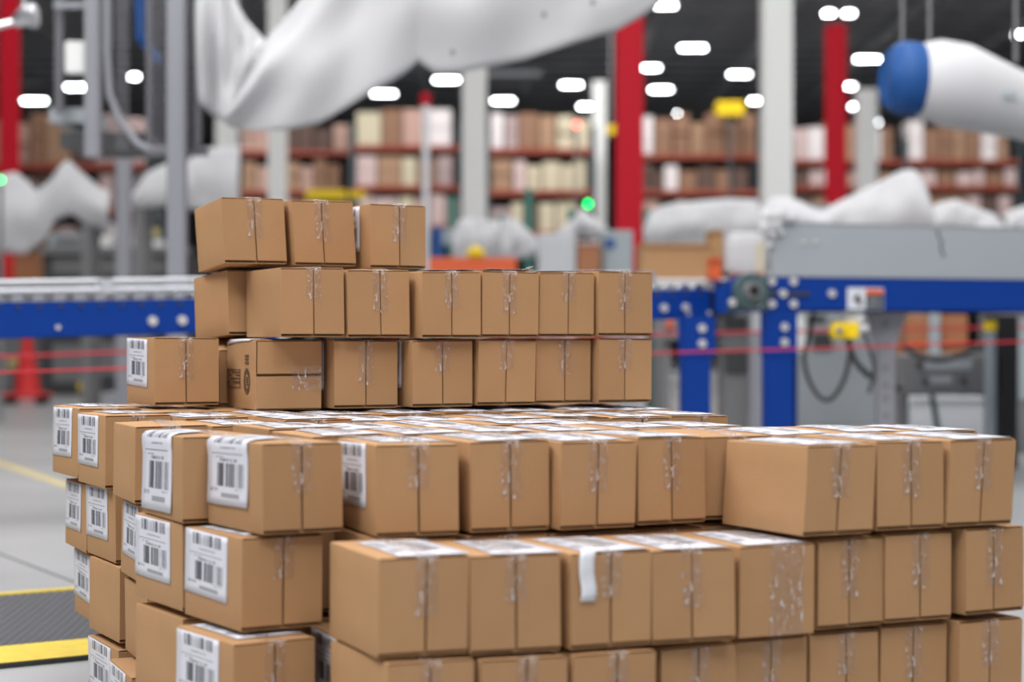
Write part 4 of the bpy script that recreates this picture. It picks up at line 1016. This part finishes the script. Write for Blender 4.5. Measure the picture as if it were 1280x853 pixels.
o = solid('grey_cabinet', -70, 50, 352, 500, 26.0, .5, M['grey_mid'], 'dark grey cabinet at the left edge behind the roller conveyor', 'cabinet'); sub('door', o, -20, 44, 420, 484, M['grey_mid'], .02); sub('yellow_tag', o, 10, 22, 446, 462, M['yellow_line'], .03)
# centre
o = solid('pale_enclosure', 672, 720, 292, 480, 18.0, .5, M['pale_cabinet'], 'pale grey machine enclosure above the middle row of boxes', 'cabinet'); sub('door', o, 676, 716, 297, 470, M['pale_cabinet'])
o = solid('control_cabinet', 753, 791, 288, 480, 18.2, .4, M['control'], 'grey blue control cabinet before the red column', 'cabinet')
sub('blue_emblem', o, 756, 768, 298, 310, M['dark_blue'], .03); sub('door', o, 757, 787, 314, 470, M['control'], .02)
o = solid('tan_carton', 722, 750, 302, 340, 18.0, .4, M['copper'], 'tall tan carton between the pale enclosure and the control cabinet', 'box'); sub('flap', o, 722, 750, 302, 306, M['rackbox'][0])
st = solid('packing_bench', 535, 664, 348, 356, 17.6, 1.0, M['grey_mid'], 'low grey packing bench hidden behind the middle row of boxes', 'bench', bottom=at(0, 357, 17.6).z)
for x in (-.4, .4):
    for y in (.05, .9): MB().box(x - .04, x + .04, y, y + .06, -st.location.z, 0).build('leg', M['grey_mid'], st)
og = solid('orange_guard_rail', 536, 646, 322, 350, 17.4, .06, M['orange'], 'orange red guard rail just above the boxes left of the pale enclosure', 'guard rail', bottom=at(0, 346, 17.4).z)
for x in (-.36, .36): MB().box(x - .03, x + .03, .0, .06, -og.location.z, 0).build('post', M['grey_mid'], og)
p = at(594, 319, 17.2); y_ = MB().ellipsoid((0, 0, .05), (.075, .06, .055), 16, 10).build('safety_helmet', M['yellow'], None, smooth=True); y_.location = (p.x, p.y + .2, og.location.z + (at(0, 322, 17.4).z - og.location.z)); tag(y_, 'yellow helmet shaped thing on the orange guard rail', 'helmet')
MB().tube([(-.085, 0, .03), (.085, 0, .03)], .02, 8).build('brim', M['yellow'], y_, smooth=True)
o = solid('blue_drum', 540, 556, 284, 312, 19.8, .2, M['dark_blue'], 'dark blue drum right of the topmost boxes', 'drum'); sub('lid', o, 553, 566, 286, 306, M['control'], .03)
# right
bg = solid('big_carton', 801, 890, 304, 345, 13.5, .5, M['copper'], 'big brown carton on the roller conveyor\'s far side', 'box', bottom=at(0, 349, 13.3).z)
bg.data.materials[0] = M['cardboard']
sub('flap', bg, 801, 845, 304, 308, M['flap'], .02); sub('flap', bg, 846, 890, 304, 308, M['flap'], .02)
o = solid('tall_carton', 888, 904, 287, 345, 13.9, .4, M['cardboard'], 'narrow tall carton right of the big brown carton', 'box', bottom=at(0, 349, 13.3).z); sub('flap', o, 888, 904, 287, 291, M['flap'], .02)
tb = solid('transfer_table', 790, 960, 349, 357, 13.3, 1.2, M['galv'], 'grey transfer table behind the roller conveyor', 'table', bottom=at(0, 357, 13.3).z)
for x in (-.4, .4):
    for y in (.1, 1.0): MB().box(x - .03, x + .03, y, y + .06, -tb.location.z, 0).build('leg', M['galv'], tb)
o = solid('orange_tray', 887, 902, 322, 348, 13.1, .2, M['orange'], 'small orange red tray at the transfer table\'s edge', 'tray', bottom=at(0, 350, 13.2).z); sub('rim', o, 886, 903, 322, 325, M['orange'])
p = at(932, 310, 13.6); wb = thing('wrapped_bundle', 'bundle wrapped in clear white film beside the drive bearing', 'bundle', (p.x, p.y, at(0, 349, 13.3).z))
fw = MB(); nb_ = 20; hs_ = [(0, .13), (.02, .152), (.08, .158), (.16, .155), (.23, .15), (.27, .135), (.285, .09), (.287, .0)]
for hz, rr_ in hs_:
    for k in range(nb_):
        t_ = 2 * math.pi * k / nb_; c_, s_ = math.cos(t_), math.sin(t_); q_ = (abs(c_) ** 5 + abs(s_) ** 5) ** -.2
        j_ = 1 + .06 * noise.noise(Vector((c_ * 2, s_ * 2, hz * 12)))
        fw.v.append((rr_ * q_ * c_ * j_, rr_ * .7 * q_ * s_ * j_, hz + .05))
for i in range(len(hs_) - 1):
    for k in range(nb_): fw.f.append((i * nb_ + k, i * nb_ + (k + 1) % nb_, (i + 1) * nb_ + (k + 1) % nb_, (i + 1) * nb_ + k))
fw.build('film_wrap', M['film'], wb, smooth=True)
MB().box(-.10, .12, -.08, .08, 0.0, .05).build('tray', M['orange'], wb)
MB().box(.06, .11, -.125, -.10, .06, .26).build('cardboard_edge', M['rackbox'][5], wb)
# under and behind the right conveyor
gl = at(1107, CY, 9.58); lg = thing('support_leg', 'grey perforated steel support leg under the warning sign', 'support leg', (gl.x, gl.y, 0))
kk = 9.58 / F; zt = .880
MB().prism([(-9 * kk, 0), (12 * kk, 0), (12 * kk, at(0, 436, 9.58).z), (28 * kk, zt), (-24 * kk, zt), (-11 * kk, at(0, 432, 9.58).z)], 0, .06).build('leg_plate', M['alu'], lg, bevel=.004)
hole = MB().cyl((0, -.004, 0), (0, .002, 0), .016, 12).mesh('hole', M['grey_mid'])
for py in (405, 432, 460, 482, 498, 520, 545): link('hole', hole, lg, (0, 0, at(0, py, 9.58).z))
mf = solid('crossbeam_machine', 1129, 1252, 443, 494, 11.0, .5, M['grey_mid'], 'dark grey machine cross beam low under the right conveyor', 'machine', bottom=at(0, 494, 11).z)
sub('plate', mf, 1155, 1215, 450, 463, M['grey_guard'], .012); sub('plate', mf, 1160, 1190, 470, 481, M['grey_guard'], .012)
for px, py in ((1149, 456), (1157, 477), (1204, 476)): 
    p = at(px, py, 11.0); MB().cyl((p.x - mf.location.x, -.02, p.z - mf.location.z), (p.x - mf.location.x, 0, p.z - mf.location.z), .018, 12).build('bolt', M['grey_dark'], mf)
MB().box(at(1246, 0, 11).x - mf.location.x, at(1272, 0, 11).x - mf.location.x, 0, .3, -mf.location.z, at(0, 394, 11).z - mf.location.z).build('upright', M['black'], mf)
MB().box(at(1129, 0, 11).x - mf.location.x, at(1140, 0, 11).x - mf.location.x, .1, .4, -mf.location.z, 0).build('upright', M['grey_mid'], mf)
MB().tube([(at(1166, 0, 11).x - mf.location.x, .02, 0), (at(1174, 0, 11).x - mf.location.x, .02, at(0, 540, 11).z - mf.location.z), (at(1176, 0, 11).x - mf.location.x, .02, -mf.location.z)], .018, 8).build('hose', M['bearing'], mf)
o = solid('grey_locker', 1268, 1345, 392, 700, 12.5, .4, M['grey_mid'], 'grey machine side panel at the right edge under the conveyor', 'cabinet'); sub('door', o, 1274, 1340, 400, 500, M['control'], .02)
cr_ = solid('wooden_crate', 1134, 1210, 394, 446, 13.0, .5, M['copper'], 'orange brown crate seen between machine posts under the right conveyor', 'crate', bottom=at(0, 446, 13).z)
sub('post', cr_, 1160, 1173, 392, 446, M['control'], .06); sub('strap', cr_, 1134, 1210, 428, 431, M['orange'], .02)
ct = solid('crate_stand', 1130, 1214, 446, 452, 12.95, .6, M['grey_dark'], 'dark stand carrying the orange brown crate', 'stand', bottom=at(0, 453, 12.95).z)
for x in (-.2, .2): MB().box(x - .02, x + .02, .1, .2, -ct.location.z, 0).build('leg', M['grey_dark'], ct)
o = solid('low_bin', 1140, 1244, 498, 580, 12.3, .5, M['pale_cabinet'], 'pale low cabinet on the floor behind the dark grey cross beam', 'cabinet'); sub('lid', o, 1138, 1246, 496, 501, M['pale_cabinet'], .03)
o = solid('long_grey_cabinet', 985, 1110, 352, 455, 16.5, .6, M['grey_guard'], 'long grey cabinet behind the yellow sensor', 'cabinet'); sub('dark_opening', o, 1008, 1032, 394, 404, M['grey_dark'], .02); sub('dark_opening', o, 1015, 1040, 416, 438, M['grey_dark'], .02); sub('white_panel', o, 990, 1006, 396, 440, M['white_col'], .02)
# sensor, cables, beacon
p = at(1056, 413, 9.41); se = thing('yellow_sensor', 'yellow sensor box with a blue eye hanging under the conveyor', 'sensor', (p.x, p.y, p.z))
kk = 9.41 / F
MB().box(-18 * kk, 16 * kk, -.05, .04, -11 * kk, 10 * kk).build('housing', M['yellow'], se, bevel=.012)
MB().ellipsoid((-11 * kk, -.05, 0), (11 * kk, .03, 11 * kk), 14, 8).build('lens_hood', M['yellow'], se, smooth=True)
MB().cyl((-11 * kk, -.090, 0), (-11 * kk, -.075, 0), 3.6 * kk, 12).build('eye', M['dark_blue'], se, smooth=True)
MB().cyl((16 * kk, -.02, 2 * kk), (28 * kk, -.02, 2 * kk), 5 * kk, 10).build('plug', M['galv'], se, smooth=True)
MB().box(-2 * kk, 22 * kk, -.02, .02, 10 * kk, .879 - p.z).build('bracket', M['white_col'], se)
def cable(pts, d, r, label):
    q = [at(x, y, d + dd) for x, y, dd in pts]; out = []
    for i in range(len(q) - 1):                       # smooth the path through its points
        p0, p1, p2, p3 = q[max(i - 1, 0)], q[i], q[i + 1], q[min(i + 2, len(q) - 1)]
        for s in range(6):
            t = s / 6; out.append(.5 * ((2 * p1) + (p2 - p0) * t + (2 * p0 - 5 * p1 + 4 * p2 - p3) * t * t + (3 * p1 - p0 - 3 * p2 + p3) * t ** 3))
    out.append(q[-1])
    return tag(MB().tube(out, r, 8).build('cable', M['grey_dark'], None, smooth=True), label, 'cable')
cable([(1062, 422, -.05), (1062, 445, -.05), (1055, 475, 0), (1040, 498, .05), (1025, 497, .1), (1011, 475, .1), (1005, 448, .1), (1010, 425, .1), (1018, 391, .1)], 9.5, .012, 'dark cable hanging in a big loop below the yellow sensor')
cable([(1060, 425, -.1), (1068, 450, .1), (1082, 466, .28), (1100, 478, .34), (1125, 486, .5)], 9.6, .016, 'thick dark cable running from the yellow sensor down to the grey leg')
cable([(1080, 412, -.2), (1088, 440, -.2), (1093, 462, -.2), (1086, 492, -.2)], 9.6, .010, 'thin dark cable dropping beside the grey perforated leg')
cable([(1128, 430, 0), (1145, 443, 0), (1175, 450, 0), (1208, 441, .02), (1222, 436, .08), (1243, 430, .13)], 10.8, .017, 'black hose sagging in front of the orange brown crate')
p = at(1238, CY, 10.75); bn = thing('beacon_post', 'short grey post with a yellow beacon under the right conveyor', 'beacon', (p.x, p.y, 0))
MB().cyl((0, 0, 0), (0, 0, at(0, 414, 10.9).z), .030, 12).build('post', M['control'], bn, smooth=True)
MB().cyl((0, 0, at(0, 414, 10.9).z), (0, 0, at(0, 402, 10.9).z), .036, 14).build('lens', M['yellow'], bn, smooth=True)
# dark machine between the blue legs
o = solid('drive_motor', 904, 936, 394, 478, 13.8, .4, M['grey_mid'], 'dark motor cabinet seen between the two blue legs', 'motor'); sub('cover', o, 906, 934, 440, 466, M['grey_dark'], .03); sub('vent', o, 906, 934, 398, 414, M['grey_dark'], .03)
column('steel_post', 937, 951, 13.2, .80, M['alu'], 'pale post between the two blue legs', 'post', flange=False)
o = solid('small_motor', 818, 853, 397, 424, 12.2, .25, M['grey_mid'], 'small dark motor left of the first blue leg', 'motor', bottom=at(0, 425, 12.2).z); sub('orange_cap', o, 832, 842, 402, 410, M['orange'], .03)
MB().box(-.02, .02, .08, .16, -o.location.z, 0).build('stand', M['grey_mid'], o)
# yellow things at the foot of the racks
o = solid('yellow_barrier', 382, 432, 237, 249, 30, .2, M['yellow'], 'yellow barrier before the racks above the second topmost box', 'barrier', bottom=at(0, 249, 30).z)
for x in (-.25, .25): MB().box(x - .04, x + .04, .05, .13, -o.location.z, 0).build('post', M['grey_mid'], o)
o = solid('yellow_barrier', 436, 456, 238, 248, 32, .2, M['yellow'], 'shorter yellow barrier right of the long yellow barrier', 'barrier', bottom=at(0, 248, 32).z)
MB().box(-.04, .04, .05, .13, -o.location.z, 0).build('post', M['grey_mid'], o)
p = at(290, 244, 28); o = thing('yellow_beacon', 'yellow round beacon behind the top left carton', 'beacon', (p.x, p.y, 0))
MB().cyl((0, 0, 0), (0, 0, p.z - .1), .04, 8).build('post', M['grey_mid'], o); MB().ellipsoid((0, 0, p.z), (.11, .11, .10), 14, 8).build('lens', M['yellow'], o, smooth=True)

# ------------------------------------------------------------------ pallet racks at the back
ubox = bmesh.new(); bmesh.ops.create_cube(ubox, size=1.0)
for v in ubox.verts: v.co.z += .5; v.co.y += .5
bmesh.ops.bevel(ubox, geom=ubox.edges[:], offset=.03, segments=1, affect='EDGES')
rackme = []
for m in M['rackbox']:
    me = bpy.data.meshes.new('stored_carton'); ubox.to_mesh(me); me.materials.append(m); rackme.append(me)
ubox.free()
RACKS = [
 # px range, distance, beam rows (top of beam), where, palette weights, size factor
 (-30, 185, 38, [(205, 138), (262, 216), (320, 272)], 'behind the machine guard', [3, 1, 3, 1, 2, 0, 2, 3], 1.0),
 (297, 440, 44, [(188, 150), (238, 198), (286, 248)], 'left of the white centre column', [3, 2, 3, 2, 3, 1, 2, 2], .9),
 (440, 577, 43.2, [(182, 128), (232, 192), (282, 240)], 'beside the white centre column', [2, 3, 2, 2, 2, 4, 1, 2], 1.1),
 (609, 742, 42, [(186, 140), (238, 196), (290, 250)], 'left of the big red column', [2, 2, 4, 1, 1, 4, 1, 2], .95),
 (800, 952, 43, [(193, 140), (238, 204), (285, 250)], 'right of the big red column', [3, 2, 3, 4, 2, 0, 4, 3], .8),
 (988, 1275, 43.6, [(200, 148), (232, 210), (270, 242)], 'right of the wide white column', [4, 4, 3, 4, 3, 1, 4, 2], .75),
]
RACKN = 'pink tan white brown rose cream umber mauve'.split()
LEV = ['top', 'middle', 'lower']
rr = random.Random(77)
for q0, q1, d, rows, where, wts, sf in RACKS:
    a_, b_ = at(q0, CY, d), at(q1, CY, d); W_ = b_.x - a_.x
    rk = thing('pallet_rack', 'pallet rack with rust red beams ' + where, 'rack', (a_.x, d, 0))
    ztop = at(0, rows[0][1] - 4, d).z
    nb = max(1, round(W_ / 2.6))
    for k in range(nb + 1):
        x = W_ * k / nb; zz = ztop - .5 if k not in (0, nb) else ztop - .4
        for y in (0, 1.05): MB().box(x - .05, x + .05, y, y + .09, 0, at(0, rows[0][0], d).z + .5).build('upright', M['rack_post'], rk)
    for li, (yb, ytop) in enumerate(rows):
        z = at(0, yb, d).z
        for k in range(nb):
            for y in (-.04, 1.1): MB().box(W_ * k / nb + .05, W_ * (k + 1) / nb - .05, y, y + .05, z - .10, z).build('beam', M['rack_red'], rk)
        MB().box(.05, W_ - .05, .02, 1.08, z - .035, z - .005).build('deck', M['grey_dark'], rk)
        hmax = at(0, ytop, d).z - z
        for bay in range(nb):
            x = W_ * bay / nb + .08; xe = W_ * (bay + 1) / nb - .07
            while x < xe - .25:
                wd = min(rr.uniform(.26, .55) * sf, xe - x); hh = hmax * rr.uniform(.72, 1.0)
                mi = rr.choices(range(8), wts)[0]
                n = 1 if hh < .4 or rr.random() < .45 else 2
                for s in range(n):
                    o = link('stored_carton', rackme[mi], None, (a_.x + x + wd / 2, d + rr.uniform(.03, .12), z + hh * s / n))
                    o.scale = (wd * .96, .85, hh / n * .99)
                    tag(o, 'blurred %s carton on the %s level of the rack %s' % (RACKN[mi], LEV[li], where), 'box', 'stored cartons on the %s level %s' % (LEV[li], where))
                x += wd + rr.uniform(.0, .03)
o = solid('yellow_bin', 893, 926, 131, 144, 42.6, .6, M['yellow'], 'yellow topped bin high on the rack left of the wide white column', 'bin', bottom=at(0, 147, 42.6).z); o.location.y = 42.0; sub('rim', o, 895, 924, 131, 133, M['yellow'])
MB().box(-.03, .03, .1, .16, -o.location.z, 0).build('support', M['rack_post'], o)
o = solid('yellow_sign', 760, 768, 156, 166, 41.0, .05, M['yellow'], 'small yellow aisle sign left of the big red column', 'sign', bottom=at(0, 168, 41).z)
MB().box(-.02, .02, .01, .04, at(0, 154, 41).z - o.location.z, 10.62 - o.location.z).build('hanger', M['grey_mid'], o)
o = solid('red_sign', 526, 538, 116, 131.9, 26.0, .08, M['red'], 'small dark red sign box on top of the thin grey post', 'sign', bottom=at(0, 131.95, 26).z)
sub('face', o, 529, 535, 119, 128, M['red'], .02)

# ------------------------------------------------------------------ roof lamps
LAMPS = [(866, 61, 47, 'largest roof lamp right of the big red column'), (813, 86, 38, 'roof lamp touching the big red column\'s right edge, upper one'), (826, 113, 42, 'roof lamp just right of the big red column, lower one'),
 (714, 107, 41, 'roof lamp between centre and red column, upper of two'), (732, 134, 33, 'roof lamp above the red signal lamp'), (629, 127, 42, 'roof lamp right beside the white centre column'),
 (558, 101, 46, 'roof lamp just under the hanging sheet\'s notch'), (480, 118, 44, 'roof lamp below the hanging sheet above the left rack'), (924, 94, 41, 'roof lamp left of the wide white column, upper one'),
 (944, 127, 30, 'roof lamp left of the wide white column, lower one'), (846, 143, 20, 'smallest round roof lamp right of the red column'), (1036, 18, 28, 'left lamp of the twin above the thinner red column'),
 (1061, 18, 28, 'right lamp of the twin above the thinner red column'), (1084, 75, 45, 'large roof lamp left of the wrapped roll'), (1059, 109, 34, 'roof lamp overlapping the thinner red column'),
 (1070, 134, 30, 'roof lamp at the top of the short white column'), (1096, 154, 22, 'small roof lamp right of the short white column'), (43, 127, 45, 'roof lamp left of the machine guard'),
 (95, 110, 40, 'roof lamp behind the machine guard\'s left posts'), (168, 97, 26, 'roof lamp behind the machine guard\'s mesh'), (832, 8, 40, 'roof lamp at the top edge above the red column'), (1274, 44, 28, 'roof lamp at the right edge above the wrapped roll')]
for px, py, w_, lab in LAMPS:
    z = 9.2; d = (z - HC) * F / (CY - py); p = at(px, py, d); ln = max(.10, (w_ - 17) / F * d)
    o = thing('bay_light', lab, 'ceiling light', (p.x, p.y, z), group='bright lamps under the roof')
    MB().box(-ln / 2, ln / 2, -.11, .11, .05, .11).build('housing', M['lamp_body'], o)
    MB().box(-ln / 2, ln / 2, -.10, .10, 0, .05).build('diffuser', M['lamp'], o)
    MB().box(-.01, .01, -.01, .01, .11, 10.62 - z).build('hanger', M['grey_mid'], o)
# pale duct high at the back
p = at(645, 92, 60); dc = thing('pale_roof_tube', 'pale duct under the roof behind the white centre column', 'tubing', (p.x, p.y, p.z))
MB().tube([(-1.0, 0, 0), (.8, 0, 0)], .16, 14).build('tube_body', M['galv'], dc, smooth=True)  # pale tube drawn along a bluish streak
MB().box(-.02, .02, -.02, .02, .1, 10.62 - p.z).build('hanger', M['grey_mid'], dc)
